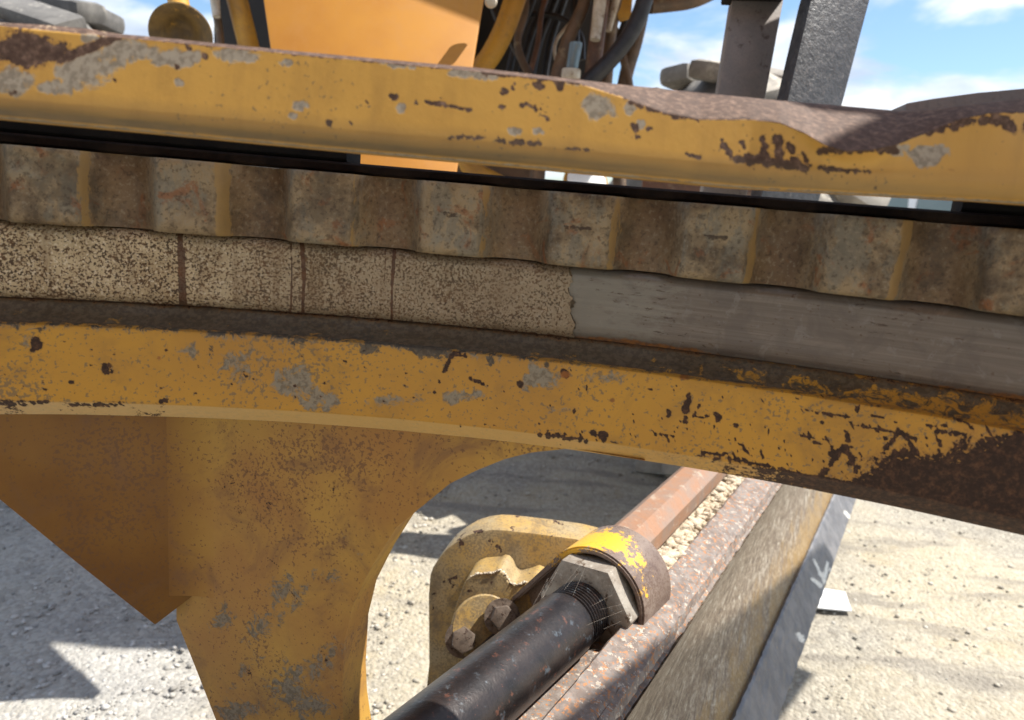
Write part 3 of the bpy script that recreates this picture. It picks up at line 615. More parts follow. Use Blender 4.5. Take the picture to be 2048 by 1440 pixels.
# gusset: plane through the web's left line, coming towards the viewer on the left
GN = np.array([math.sin(R_(24)), -math.cos(R_(24)), 0.0]); GP = Wpl(383, 1000, WP, WN) + WN * .0005
gp = [Wpl(x, y, GP, GN) for x, y in ((-420, 836), (-420, 760), (379, 830), (390, 1190), (310, 1251), (150, 1122), (0, 1001), (-420, 665))]
gy = [(-500, 700), (379, 700), (384, 1000), (390, 1190), (310, 1251), (155, 1128), (60, 1050), (0, 1001), (-150, 880), (-300, 775)]
gp = np.array([Wpl(x, y, GP, GN) for x, y in gy]); gp[:, 2] = np.minimum(gp[:, 2], H + ZF - .0005)
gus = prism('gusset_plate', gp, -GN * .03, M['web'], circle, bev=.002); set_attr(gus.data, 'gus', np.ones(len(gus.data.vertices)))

# soft fillet where the gusset runs into the web
fil = []
for z_ in np.linspace(H + ZF - .003, Wpl(389, 1186, GP, GN)[2], 60):
    c0 = Wpl(380, 900, GP, GN); c0 = np.array([*(GP + np.array([0, 0, 0]))[:2], z_])
    dg = np.array([-math.cos(R_(24)), -math.sin(R_(24)), 0]); dw = np.array([math.cos(R_(15)), -math.sin(R_(15)), 0]); tf = .024
    row = []
    for u in np.linspace(0, 1, 16):
        row.append((1 - u) ** 2 * (c0 + dg * tf) + 2 * u * (1 - u) * c0 + u * u * (c0 + dw * tf) + np.array([0, -.0012 * math.sin(math.pi * u) + .0006, 0]))
    fil.append(row)
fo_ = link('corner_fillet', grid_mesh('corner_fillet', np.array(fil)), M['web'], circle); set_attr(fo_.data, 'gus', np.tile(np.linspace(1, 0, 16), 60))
# ================================================================== DRAWBAR (near bar above the circle)
drawbar = thing('drawbar', 'battered yellow steel bar with a bent rusty lip above the toothed ring', 'drawbar')
def build_bar():
    xs = np.concatenate([np.linspace(-500, -20, 40), np.linspace(-14, 2062, 560), np.linspace(2070, 2600, 40)])
    sil = np.interp(xs, [-500, 0, 80, 180, 240, 300, 600, 950, 1250, 1560, 1690, 1800, 1860, 1950, 2048, 2600], [0, 45, 49, 58, 68, 73, 103, 135, 170, 201, 212, 222, 219, 208, 197, 190])
    top = np.interp(xs, [-500, 0, 1050, 1150, 1250, 1330, 1400, 1500, 1560, 1610, 1650, 1690, 1740, 1790, 1850, 1920, 1980, 2048, 2600], [6, 52, 152, 164, 196, 225, 238, 238, 245, 266, 290, 302, 300, 290, 266, 238, 226, 224, 262])
    top = np.maximum(top, sil + 7)
    bot = np.interp(xs, [-500, 0, 240, 680, 1100, 1500, 2048, 2600], [188, 236, 258, 300, 338, 377, 407, 450])
    rnd = np.interp(xs, [-500, 0, 680, 1500, 2048, 2600], [40, 40, 42, 44, 50, 50])
    dd = np.interp(xs, [-500, 0, 2048, 2600], [.375, .375, .385, .385])
    dent = np.exp(-((xs - 1700) / 95) ** 2); bulge = .016 * dent + .006 * np.exp(-((xs - 1990) / 70) ** 2)
    rows = []
    face_top = top; face_bot = bot - rnd
    n_face, n_lip, n_rnd = 36, 14, 12
    # silhouette back to lip
    for t in np.linspace(0, 1, n_lip):                      # from silhouette down to the face's top edge
        y = sil + (face_top - sil) * t; w = np.clip((face_top - sil - 7) / 60, 0, 1)
        d = dd + (1 - t) ** 1.0 * (.006 + .030 * w) - bulge * t - .004 * w * np.sin(t * 3.14)
        rows.append((y, d))
    for t in np.linspace(0, 1, n_face)[1:]:
        y = face_top + (face_bot - face_top) * t
        rows.append((y, dd - bulge * (1 - t) ** 2.2 + .004 * dent * t * (1 - t)))
    for t in np.linspace(0, 1, n_rnd)[1:]:
        a = t * math.pi * .40
        rows.append((face_bot + rnd * (math.sin(a) / math.sin(math.pi * .40)), dd + .014 * (1 - math.cos(a))))
    rows.append((bot + 1.0, dd + .055)); 
    rows = [(y, d) for y, d in rows]
    G = np.zeros((len(xs), len(rows) + 2, 3))
    for j, (y, d) in enumerate(rows):
        for i, x in enumerate(xs): G[i, j] = W(x, y[i], d[i])
    # underside and back: go straight back horizontally from the bottom edge, then up, then to the silhouette
    back = np.array([0.0, .055, 0])
    G[:, len(rows) - 1] = G[:, len(rows) - 2] + back * .9 + [0, 0, .0006]
    G[:, len(rows)] = G[:, len(rows) - 1] + [0, .004, .02]
    G[:, len(rows) + 1] = G[:, 0] + [0, .03, -.004]
    me = grid_mesh('bar', G, close_v=True)
    bm = bmesh.new(); bm.from_mesh(me); bm.verts.ensure_lookup_table(); n = len(rows) + 2
    for i in (0, len(xs) - 1): bm.faces.new([bm.verts[i * n + k] for k in range(n)])
    bmesh.ops.recalc_face_normals(bm, faces=bm.faces); bm.to_mesh(me); bm.free()
    o = autosmooth(link('bar', me, M['bar'], drawbar), 55)
    v = verts(me); q = proj(v); ji = np.arange(len(v)) % n
    lipf = np.interp(ji, [0, n_lip - 2, n_lip + 1], [1, 1, 0]); lipf = np.where(ji >= n - 2, 1, lipf)
    ru = lipf * np.interp(q[:, 0], [0, 240, 300, 1000, 1250, 1400, 2048], [.55, .62, .72, .78, .72, .95, .9])
    ru = union(ru, below(q, [(-400, 0), (300, 0)], 1) * 0, blob(q, 50, 100, 62, 32), blob(q, 100, 105, 34, 20, -8), seg(q, 120, 118, 235, 72, 9))
    ru = np.maximum(ru, ragged(q, ((25, 185, 10, 5), (410, 112, 7, 11, 20), (380, 98, 8, 5), (355, 135, 6, 5), (230, 160, 4, 4), (547, 100, 5, 3), (657, 248, 7, 6), (700, 245, 5, 4), (790, 192, 14, 7), (832, 204, 4, 6), (735, 203, 4, 4), (1005, 184, 10, 6, -30), (1026, 172, 6, 9), (1003, 216, 6, 6), (1080, 172, 13, 8, 20), (1118, 170, 8, 9), (1270, 253, 8, 7), (1300, 258, 5, 5), (1275, 274, 5, 5), (1398, 312, 14, 5, 10), (1378, 310, 8, 5))))
    ru = np.maximum(ru, ragged(q, strokes=True, marks=((848, 203, 940, 220, 4), (870, 204, 890, 208, 6), (1045, 208, 1090, 222, 5), (1085, 230, 1095, 240, 4), (1440, 276, 1462, 312, 8), (1478, 272, 1496, 322, 8), (1524, 266, 1528, 320, 9), (1553, 270, 1560, 322, 10), (1578, 284, 1592, 328, 9), (1606, 304, 1618, 332, 5), (1465, 318, 1610, 332, 9), (1640, 336, 1740, 345, 4), (900, 274, 972, 276, 4), (995, 282, 1085, 288, 5), (1130, 296, 1180, 300, 3), (960, 140, 1250, 172, 6), (1240, 195, 1400, 238, 10), (1960, 238, 2060, 250, 16), (1860, 262, 1950, 240, 8), (1640, 300, 1800, 300, 7), (1480, 318, 1610, 333, 6))))
    set_attr(me, 'rust', ru + .02)
    pr = union(*[.5 * blob(q, *a) + .42 * ragged(q, [a]) for a in ((25, 165, 40, 26), (170, 140, 56, 34, -25), (110, 175, 40, 14), (260, 105, 60, 24), (350, 118, 60, 16), (200, 75, 40, 10), (470, 112, 50, 14, 6), (570, 125, 16, 8), (360, 165, 10, 9), (802, 217, 11, 12), (1030, 263, 15, 10), (1076, 261, 16, 8), (1195, 212, 30, 20, 15), (1262, 215, 12, 12), (1150, 155, 60, 12, 5), (950, 148, 60, 12, 5), (800, 130, 50, 9, 5), (1850, 312, 44, 18, -10), (1800, 300, 24, 12), (600, 210, 22, 10), (1282, 250, 8, 10), (585, 232, 10, 8))])
    pr = union(pr, lipf * np.interp(q[:, 0], [0, 60, 240, 300, 1250, 1350, 1450, 1500], [.8, .8, .7, .2, .55, .62, .60, .3]) * .85)
    pr = np.maximum(pr, np.interp(ji, [n - 7, n - 5, n - 4, n - 3], [0, .62, .62, 0])); set_attr(me, 'prim', pr); set_attr(me, 'grime_shade', np.interp(ji, [n_lip + n_face - 9, n_lip + n_face - 1, n_lip + n_face + 3, n - 7, n - 6], [0, .40, .9, .95, .2]) * np.interp(q[:, 0], [0, 1200, 1500, 2048], [1.0, .95, .8, .35]) * (ji < n - 1))  # rounded bottom of the bar: dirty worn metal plus painted-in weaker light
    # light rust staining on the lower right
    set_attr(me, 'orange', union(blob(q, 1900, 340, 60, 8), blob(q, 1068, 214, 20, 8)) * .5)
build_bar()
def arc_box(name, x0, x1, r0, r1, z0, z1, mat, parent):
    t0, t1 = thpx(x0), thpx(x1); th = np.linspace(t0, t1, 40)
    prof = [(r0 + .002, z0), (r0, z0 + .002), (r0, z1 - .002), (r0 + .002, z1), (r1, z1), (r1, z0)]
    G = np.array([ringP(r, th, z) for r, z in prof]).transpose(1, 0, 2)
    me = grid_mesh(name, G, close_v=True); bm = bmesh.new(); bm.from_mesh(me); bm.verts.ensure_lookup_table(); n = len(prof)
    for i in (0, len(th) - 1): bm.faces.new([bm.verts[i * n + k] for k in range(n)])
    bmesh.ops.recalc_face_normals(bm, faces=bm.faces); bm.to_mesh(me); bm.free()
    return autosmooth(link(name, me, mat, parent), 40)
ws1 = arc_box('wear_strip', -180, 683, .927, .985, ZT + .0085, .027, M['black'], drawbar)
arc_box('wear_strip', 1868, 2350, .927, .985, ZT + .0085, .034, M['black'], drawbar)
arc_box('wear_strip_shim', -180, 125, .930, .98, .0272, .033, M['black'], ws1)
arc_box('wear_strip_shim', 560, 630, .930, .98, .0272, .031, M['black'], ws1)
# end plate of the bar on the right
ep = [W(x, y, .47) for x, y in ((1812, 206), (1870, 196), (1960, 184), (2048, 176), (2300, 150), (2300, 260), (1806, 260))]
pl = prism('end_plate', ep, np.array([.0, .02, -.002]), M['post_brown'], drawbar, bev=.002)
pl['label'] = 'dull rust-brown plate behind the bent lip'

# ================================================================== MOULDBOARD
DV = ray(1900, 472); DV = np.array([DV[0], DV[1], 0]); DV /= np.linalg.norm(DV); NV = np.array([DV[1], -DV[0], 0])
def nz(px, py, z): P = Wz(px, py, z); return float(P @ NV), z
def LP(s, n, z): return DV * s + NV * n + np.array([0, 0, z])
Q0 = nz(1640, 1200, .22); Q1 = nz(1562, 1225, .29); Q2 = nz(1365, 1271, .555); Q3 = nz(1410, 1147, .60); Q4 = nz(1361, 1110, .61); Q5 = nz(1361, 1016, .63); Q6 = nz(1237, 1054, .655)
blade = thing('mouldboard', 'long scoured steel grader blade with rusty top edge running away under the ring', 'grader blade')
SR = np.concatenate([np.linspace(-.5, .6, 12), np.linspace(.65, 2.6, 180), np.linspace(2.7, 4.2, 8)])
def extr(name, prof, mat, rough=.0, sr=SR, bev=True, closed=True):
    G = np.array([[LP(s, n, z) for n, z in prof] for s in sr])
    if rough: G += rough * rng.standard_normal(G.shape)
    me = grid_mesh(name, G, close_v=closed)
    if closed:
        bm = bmesh.new(); bm.from_mesh(me); bm.verts.ensure_lookup_table(); n = len(prof)
        for i in (0, len(sr) - 1): bm.faces.new([bm.verts[i * n + k] for k in range(n)])
        bmesh.ops.recalc_face_normals(bm, faces=bm.faces); bm.to_mesh(me); bm.free()
    return autosmooth(link(name, me, mat, blade), 32)
def lerp2(a, b, t): return (a[0] + (b[0] - a[0]) * t, a[1] + (b[1] - a[1]) * t)
tang = np.array([Q2[0] - Q1[0], Q2[1] - Q1[1]]); tl = np.linalg.norm(tang); nrm_ = np.array([-tang[1], tang[0]]) / tl
if nrm_[1] > 0: nrm_ = -nrm_
face = []
for t in np.linspace(0, 1, 40):
    p = lerp2(Q1, Q2, t); k = -.035 * 4 * t * (1 - t) * -1
    face.append((p[0] + nrm_[0] * k, p[1] + nrm_[1] * k))
low = (Q0[0] - .02, Q0[1] + .004)
fo = extr('face_plate', face + [(x - .022, z - .012) for x, z in face[::-1]], M['face'])
v = verts(fo.data); n_ = v @ NV; tt = (v[:, 2] - Q1[1]) / (Q2[1] - Q1[1])
set_attr(fo.data, 'yel', np.clip(.80 - tt * 1.2, 0, 1)); set_attr(fo.data, 'su', v @ DV); set_attr(fo.data, 'tu', tt * .36)
eo = extr('cutting_edge', [(Q0[0], Q0[1]), (Q0[0] + .001, Q0[1] + .004)] + [lerp2((Q0[0] + .001, Q0[1] + .004), (Q1[0] + .006, Q1[1] + .008), t) for t in np.linspace(.05, .95, 14)] + [(Q1[0] + .006, Q1[1] + .008), (Q1[0] + .002, Q1[1] + .010), (Q1[0] - .008, Q1[1] - .002), (Q0[0] - .02, Q0[1])], M['edge'], rough=.0006)
q = proj(verts(eo.data))
set_attr(eo.data, 'chalk', union(seg(q, 1625, 1158, 1642, 1172, 5), seg(q, 1628, 1120, 1650, 1165, 3.5), seg(q, 1655, 1125, 1648, 1165, 4), seg(q, 1640, 1150, 1660, 1140, 4), seg(q, 1690, 1024, 1700, 1036, 4), seg(q, 1597, 1270, 1606, 1280, 7)) * .85)
eo['label'] = 'blue-grey bolted cutting edge with pale scratches'
extr('top_band', [(Q2[0] - .001, Q2[1] + .004), (Q2[0] - .022, Q2[1] + .014), (Q3[0] + .006, Q3[1]), (Q3[0], Q3[1] + .003), (Q3[0] - .012, Q3[1] - .012), (Q2[0] - .03, Q2[1] - .02)], M['rustplate'], rough=.0006)
extr('top_flange', [(Q3[0] - .001, Q3[1] + .0045), (Q3[0] - .006, Q3[1] + .0075), (Q4[0] + .004, Q4[1] + .004), (Q4[0], Q4[1]), (Q4[0] + .004, Q4[1] - .02), (Q3[0] + .008, Q3[1] - .016), (Q3[0] + .003, Q3[1] - .001)], M['rustplate'], rough=.0006)
bed = extr('back_ledge', [(Q4[0] + .01, Q4[1] - .028), (Q5[0] - .05, Q5[1] - .045), (Q5[0] - .05, Q5[1] - .07), (Q4[0] + .01, Q4[1] - .06)], M['rustplate'])
def dirt_bed():
    ss = np.linspace(float(Wz(1275, 1165, .62) @ DV), 3.2, 420); tt_ = np.linspace(0, 1, 22); Sg, Tg = np.meshgrid(ss, tt_, indexing='ij')
    nn = Q4[0] + .008 + (Q5[0] - .02 - Q4[0] - .008) * Tg; z = Q4[1] - .016 + (.010 * np.sin(Sg * 9) + .006 * np.sin(Sg * 31 + Tg * 5)) * np.sin(Tg * 3) + .0035 * rng.standard_normal(Sg.shape)
    me = grid_mesh('dirt_layer', DV * Sg[..., None] + NV * nn[..., None] + np.array([0, 0, 1.0]) * z[..., None]); fix_normals(me)
    o = link('dirt_layer', me, M['dirt']); tag(o, 'packed pale dirt layer between the rail and the blade top', 'dirt', kind='stuff')
dirt_bed()
# slide rail behind the dirt
rw = .034
SRR = np.concatenate([np.linspace(nz(1250, 1062, .65)[0] * 0 + float(Wz(1205, 1105, .65) @ DV), 4.2, 60)])
cxr, czr = (Q5[0] + Q6[0]) / 2 - .002, .63
rail = extr('slide_rail', [(cxr + rw * math.cos(a), czr + rw * math.sin(a)) for a in np.arange(8) * math.pi / 4 + math.pi / 8], M['rustbar'], sr=SRR)
def dirt_region(n):
    sl_ = float(Wz(1275, 1165, .62) @ DV); s = sl_ + 2.2 * rng.random(n) ** 1.3; t = rng.random(n)
    nn = Q4[0] + .012 + (Q5[0] - .012 - Q4[0] - .012) * t; z = Q4[1] - .014 + .007 * rng.random(n) + (.010 * np.sin(s * 9) + .006 * np.sin(s * 31 + t * 5)) * np.sin(t * 3)
    return DV[None] * s[:, None] + NV[None] * nn[:, None] + np.stack([0 * s, 0 * s, z], -1)
pebbles('packed_dirt', 26000, M['dirt'], dirt_region, .0010, .0125, 'crumbly pale dirt packed along the back of the blade', 'dirt')

# ================================================================== TILT BRACKET, ROD AND NUT
N0 = W(1187, 1200, .94); NE = W(905, 1440, .71); A = NE - N0; A /= np.linalg.norm(A)
e1 = W(1300, 1105, .94) - N0; e1 -= A * (e1 @ A); e1 /= np.linalg.norm(e1); e2 = np.cross(A, e1)
br = thing('blade_bracket', 'yellow lug bracket with rounded top edge behind the black rod', 'bracket')
bp = np.array([W(x, y, 1.06) for x, y in ((846, 1560), (846, 1470), (850, 1397), (857, 1327), (856, 1193), (859, 1153), (864, 1138), (877, 1117), (893, 1098), (913, 1083), (935, 1070), (960, 1062), (985, 1059), (1010, 1060), (1080, 1068), (1153, 1078), (1200, 1090), (1200, 1300), (1150, 1420), (1150, 1560))])
bpl = prism('bracket_plate', bp, np.array([.012, .052, .002]), M['clevis'], br, bev=.004)
# lug: stadium, recessed face
rl, Ll = .070, .16; st = [(rl * math.cos(a), rl * math.sin(a)) for a in np.linspace(-math.pi / 2, math.pi / 2, 26)] + [(-Ll, rl), (-Ll, -rl)]
bm = bmesh.new(); top_ = [bm.verts.new(tuple(N0 + A * .004 + e1 * x + e2 * y)) for x, y in st]
bot_ = [bm.verts.new(tuple(N0 - A * .082 + e1 * x * (1 if x > 0 else .4) + e2 * y)) for x, y in st]; n = len(st)
f = bm.faces.new(top_); bm.faces.new(bot_[::-1])
for i in range(n): bm.faces.new((top_[i], bot_[i], bot_[(i + 1) % n], top_[(i + 1) % n]))
bmesh.ops.recalc_face_normals(bm, faces=bm.faces)
r_ = bmesh.ops.inset_individual(bm, faces=[f], thickness=.009, depth=0); 
ext = bmesh.ops.extrude_discrete_faces(bm, faces=[f])
for vv in ext['faces'][0].verts: vv.co += Vector(tuple(-A * .016))
bmesh.ops.bevel(bm, geom=[e for e in bm.edges if len(e.link_faces) == 2 and e.calc_face_angle(0) > R_(40)], offset=.0025, segments=2, affect='EDGES', clamp_overlap=True)
me = bpy.data.meshes.new('lug'); bm.to_mesh(me); bm.free(); lug = autosmooth(link('lug', me, M['lug'], br), 35)
v = verts(me); q = proj(v)
bm = bmesh.new(); bm.from_mesh(me); bmesh.ops.subdivide_edges(bm, edges=[e for e in bm.edges if e.calc_length() > .012], cuts=6, use_grid_fill=True); bmesh.ops.triangulate(bm, faces=[f for f in bm.faces if len(f.verts) > 4]); bm.to_mesh(me); bm.free()
q = proj(verts(me))
# remaining yellow paint and white flakes on the crown of the lug
M['lug_y'] = None
set_attr(me, 'prim', union(blob(q, 1262, 1135, 12, 8), blob(q, 1175, 1093, 30, 7, -10)) * .9)
set_attr(me, 'yel', union(blob(q, 1225, 1082, 42, 18, 15), blob(q, 1180, 1082, 70, 20), blob(q, 1270, 1120, 30, 22) * .72, blob(q, 1290, 1180, 22, 40) * .5, blob(q, 1140, 1105, 40, 14, -30) * .9))
t = NT(M['lug'].node_tree); b = M['lug'].node_tree.nodes['Principled BSDF']; src = b.inputs['Base Color'].links[0].from_socket
ym = t.step(t.math('ADD', t.attr('yel'), t.math('MULTIPLY', t.math('SUBTRACT', t.noise(90, 6, .78), .5), 1.9)), .50, .58)
t.l.new(t.mix(ym, src, (.68, .37, .03)), b.inputs['Base Color'])
rod = thing('cylinder_rod', 'dark rusty hydraulic rod screwed through a large pale hex nut', 'rod')
hexp = lambda r, k, ph=0: [(r * math.cos(a + ph), r * math.sin(a + ph)) for a in np.arange(k) * 2 * math.pi / k]
def hexnut(name, c, a, r, h, mat, parent, ph=0.0, ref=None, bev=.003):
    a = a / np.linalg.norm(a); x = ref - a * (ref @ a); x /= np.linalg.norm(x); y = np.cross(a, x)
    return prism(name, [c + x * u + y * w_ for u, w_ in hexp(r, 6, ph)], a * h, mat, parent, bev)
hexnut('hex_nut', N0 - A * .010, A, .064, .036, M['nut'], rod, ph=R_(12), ref=e1, bev=.0035)
rr = .0385
prof = [(0, .0)] + [(.034, .0), (.034, .030)]
for i in range(7): prof += [(.0365, .0315 + i * .0052), (.0368, .0332 + i * .0052), (.0335, .0350 + i * .0052)]
prof += [(.0375, .069), (rr, .073), (rr, .86), (0, .86)]
lathe('shaft', N0, A, prof, M['rod'], rod, segs=48, ang=28)
# cobweb strands between nut and shaft
V = []; F = []
xr_, yr_, _ = frame(A)
me_strands = []
for i in range(22):
    a0 = random.uniform(0, 6.28); a1 = a0 + random.uniform(-.2, .2); p0 = N0 + A * .027 + (xr_ * math.cos(a0) + yr_ * math.sin(a0)) * random.uniform(.044, .060); p1 = N0 + A * random.uniform(.05, .09) + (xr_ * math.cos(a1) + yr_ * math.sin(a1)) * .0405
    d = (p1 - p0) / np.linalg.norm(p1 - p0); s1 = np.cross(d, [0, 0, 1.0]); s1 /= np.linalg.norm(s1); s2 = np.cross(d, s1); b0 = len(V)
    for p in (p0, p1):
        for k in range(3): V.append(p + .00009 * (s1 * math.cos(k * 2.09) + s2 * math.sin(k * 2.09)))
    F += [(b0 + k, b0 + (k + 1) % 3, b0 + 3 + (k + 1) % 3, b0 + 3 + k) for k in range(3)]
m, t, b = material('cobweb_silk'); finish(t, b, (.42, .36, .30), .6); M['silk'] = m
tag(link('cobweb', mesh('cobweb', V, F), M['silk']), 'fine cobweb strands between the hex nut and the rod', 'cobweb', kind='stuff')
# clamp block with round plate and bolts
cb = thing('clamp_block', 'dusty yellow clamp block with round bolted plate beside the nut', 'clamp')
cpx = ((893, 1280), (897, 1262), (912, 1210), (927, 1170), (933, 1160), (942, 1154), (955, 1149), (985, 1147), (994, 1143), (1004, 1145), (1012, 1155), (1018, 1170), (1027, 1176), (1045, 1172), (1065, 1164), (1090, 1175), (1085, 1260), (1010, 1330), (935, 1340), (912, 1326), (898, 1305))
prism('block', [W(x, y, 1.012) for x, y in cpx], np.array([.01, .046, .004]), M['clevis'], cb, bev=.004)
dc = W(968, 1256, 1.006); dn = -ray(968, 1256) + np.array([.1, 0, -.1]); dn /= np.linalg.norm(dn)
lathe('round_plate', dc, dn, [(0, -.004), (.043, -.004), (.044, -.002), (.044, .006), (.042, .008), (0, .008)], M['clevis'], cb, 48)
for (x, y, r) in ((926, 1278, .0165), (1004, 1234, .0165), (968, 1318, .014)):
    c = W(x, y, .995); wsh = lathe('washer', c, dn, [(0, -.003), (r * 1.45, -.003), (r * 1.45, .003), (0, .003)], M['bolt'], cb, 24)
    wsh.parent = hexnut('bolt', c + dn * .002, dn, r, .017, M['bolt'], cb, ph=random.uniform(0, 1), ref=np.array([1.0, 0, 0]), bev=.0015)
# dust lying on the block
def dustreg(n):
    t = rng.random(n); xs_ = 940 + 115 * t; ys_ = np.interp(xs_, [940, 955, 985, 1000, 1012, 1020, 1033, 1065], [1152, 1146, 1144, 1138, 1148, 1164, 1168, 1158])
    return np.array([W(a, b_, 1.012 + c) for a, b_, c in zip(xs_, ys_ + 2, .045 * rng.random(n))])
pebbles('block_dust', 1600, M['dirt'], dustreg, .0007, .0028, 'pale dust and crumbs lying on the clamp block', 'dust')
# thin second rod and strap below
tube('grease_line', [W(1010, 1268, 1.0), W(930, 1345, .95), W(800, 1460, .90), W(640, 1600, .84)], .012, M['rod'], rod, smooth_n=4)
sp_ = thing('strap', 'yellow strap and bolt below the rod', 'strap')
tube('band', [W(1130, 1315, 1.03), W(1128, 1345, 1.02), W(1113, 1375, 1.01), W(1085, 1392, 1.0)], .007, M['clevis'], sp_)
hexnut('bolt', W(1102, 1362, 1.03), dn, .015, .018, M['bolt'], sp_, ref=np.array([1.0, 0, 0]), bev=.0015)

# ================================================================== MACHINE BEHIND
gf = thing('machine_frame', 'sunlit yellow steel frame panel above the bar', 'frame')
d0, d1 = 1.62, 1.78
pa = [W(x, y, d) for x, y, d in ((500, -330, d0 + .42), (1010, -330, d0 + .42), (967, 0, d0 + .14), (945, 135, d0), (912, 360, d0 - .22), (905, 420, d0 - .28), (572, 420, d0 - .28), (540, 90, d0 + .04), (527, 0, d0 + .14))]
pa = np.array(pa)
# keep it planar: fit a plane through three corners
n3 = np.cross(W(967, 0, d0 + .14) - W(540, 90, d0 + .04), W(905, 420, d0 - .28) - W(540, 90, d0 + .04)); n3 /= np.linalg.norm(n3)
if n3[1] > 0: n3 = -n3
P3 = W(740, 135, d0); n3 = np.array([.10, -.86, .50]); n3 /= np.linalg.norm(n3)
pa = np.array([Wpl(x, y, P3, n3) for x, y in ((505, -330), (1020, -330), (967, 0), (945, 135), (912, 352), (903, 420), (572, 420), (540, 90), (527, 0))])
pn = prism('front_panel', pa, -n3 * .03, M['panel'], gf, bev=.004)
v = verts(pn.data)
box('frame_box', W(720, -20, 2.70), [.42, 0, 0], [0, .28, 0], [0, 0, .42], M['dark'], gf, bev=.02)
box('frame_box', W(990, 40, 2.85), [.44, 0, 0], [0, .25, 0], [0, 0, .34], M['dark'], gf, bev=.03)
# added unseen blocks overhead and behind, placed to shade the ground and the circle
box('shade_box', (.02, 2.27, 1.98), [.53, 0, 0], [0, .34, 0], [0, 0, .22], M['panel'], gf, bev=.02)  # unseen box added to shade the ground at lower left
box('shade_beam', (.40, .665, 1.92), [.72, 0, 0], [0, .095, 0], [0, 0, .08], M['panel'], gf, bev=.02)  # unseen beam added to keep the sun off the ring teeth and ledge
box('shade_box', (-.5, -1.35, 2.05), [1.5, 0, 0], [0, 1.15, 0], [0, 0, .22], M['panel'], gf, bev=.03)  # unseen box added behind the camera to dim the circle and near ground
def on_face(px, py):
    a = LP(0, *Q1); t_ = LP(0, *Q2) - a; n = np.cross(DV, t_); return Wpl(px, py, a, n)
sv = np.array(SUNV[:]); up_ = lambda P, z: P + sv * ((z - P[2]) / sv[2])
E0, E1 = up_(on_face(1262, 1432), 1.9), up_(on_face(1562, 1205), 1.9); ed = (E1 - E0); ed /= np.linalg.norm(ed); en = np.array([ed[1], -ed[0], 0])
b0, b1_ = E0 - ed * 1.1, E1 + ed * .55
prism('shade_slab', [b0, b1_, b1_ + en * .15, b0 + ed * 1.35 + en * .15, b0 + ed * 1.25 + en * .35, b0 + en * .5], np.array([0, 0, .10]), M['panel'], gf, bev=.01)  # unseen slab added, outline shaped to cast the shadow edge on the blade
def hose(px, d, w, mat, label, cat='hose', name='hydraulic_hose', fit=None):
    d += .36
    pts = [W(x, y, d + (k * .01)) for k, (x, y) in enumerate(px)]
    t_ = thing(name, label, cat, group='hoses and pipes behind the bar')
    tb_ = tube('tube', pts, w / 2 * d / FPX, mat, t_, segs=14, smooth_n=8)
    if fit:
        x0, y0, x1, y1, fw = fit; tube('fitting', [W(x0, y0, d - .012), W((x0 + x1) / 2, (y0 + y1) / 2, d - .012), W(x1, y1, d - .012)], [fw / 2 * d / FPX, fw / 2.2 * d / FPX, fw / 2.6 * d / FPX], M['fitting'], tb_, smooth_n=4)
    return t_
Y = M['pipe_yellow']
hose([(1075, -120), (1040, -30), (1012, 50), (985, 105), (955, 150), (930, 220), (940, 330), (1010, 380), (1040, 430)], 1.72, 44, Y, 'curved yellow pipe just right of the sunlit panel', 'pipe', 'steel_pipe')
hose([(450, -120), (470, -20), (487, 50), (500, 110), (505, 200)], 1.75, 42, Y, 'yellow pipe left of the sunlit panel', 'pipe', 'steel_pipe')
hose([(425, -100), (430, 0), (438, 60), (445, 140)], 1.72, 16, M['hose_brown'], 'thin brown hose with pale fitting beside the yellow horn', fit=(428, -20, 433, 34, 20))
hose([(1190, -120), (1170, 0), (1140, 70), (1115, 145), (1090, 250), (1070, 420)], 1.7, 26, M['hose_brown'], 'straight brown hose in the middle of the hose bundle')
hose([(1215, -120), (1203, 0), (1196, 60), (1185, 150), (1175, 250), (1160, 430)], 1.68, 32, M['hose_rust'], 'rust-red pipe with peeling white fitting', 'pipe', 'steel_pipe', fit=(1203, -20, 1190, 80, 26))
hose([(1250, -120), (1235, 0), (1222, 60), (1214, 150), (1205, 230)], 1.74, 24, M['hose_brown'], 'brown hose with short white fitting right of the rust-red pipe', fit=(1240, -30, 1216, 62, 17))
hose([(1320, -140), (1292, -10), (1265, 60), (1225, 115), (1180, 160), (1120, 215)], 1.6, 34, M['hose'], 'thick dark hose sweeping down to the left in front of the sky')
hose([(1300, -120), (1288, 0), (1272, 80), (1250, 160), (1238, 260), (1240, 430)], 1.85, 28, M['hose_brown'], 'dusty hose at the right edge of the bundle')
hose([(1300, 10), (1340, 6), (1380, 0), (1420, -16), (1500, -60)], 1.8, 34, M['hose_brown'], 'brown hose running right along the top of the picture')
for i, (xa, xb, pl_) in enumerate(((1065, 1015, 'leftmost'), (1090, 1040, 'second'), (1110, 1062, 'third'), (1128, 1088, 'rightmost'))):
    hose([(xa + 30, -100), (xa, 0), ((xa + xb) / 2 - 6, 80), (xb, 160), (xb - 10, 230)], 1.95 + .03 * i, 15, M['hose'], pl_ + ' from the left of four thin black hoses by the curved yellow pipe' if pl_ in ('second', 'third') else pl_ + ' of four thin black hoses by the curved yellow pipe')
hose([(1000, 60), (1060, 30), (1120, 36), (1160, 70), (1165, 120)], 2.0, 12, M['hose'], 'black hose looped across the dark hose bundle')
for y0, lab in ((3, 'pale round cap at the panel edge near the top'),):
    lathe('cap', W(982, y0, 1.66), -ray(982, y0), [(0, .0), (.014, 0), (.014, .02), (.010, .026), (0, .026)], M['fitting'], gf, 20)
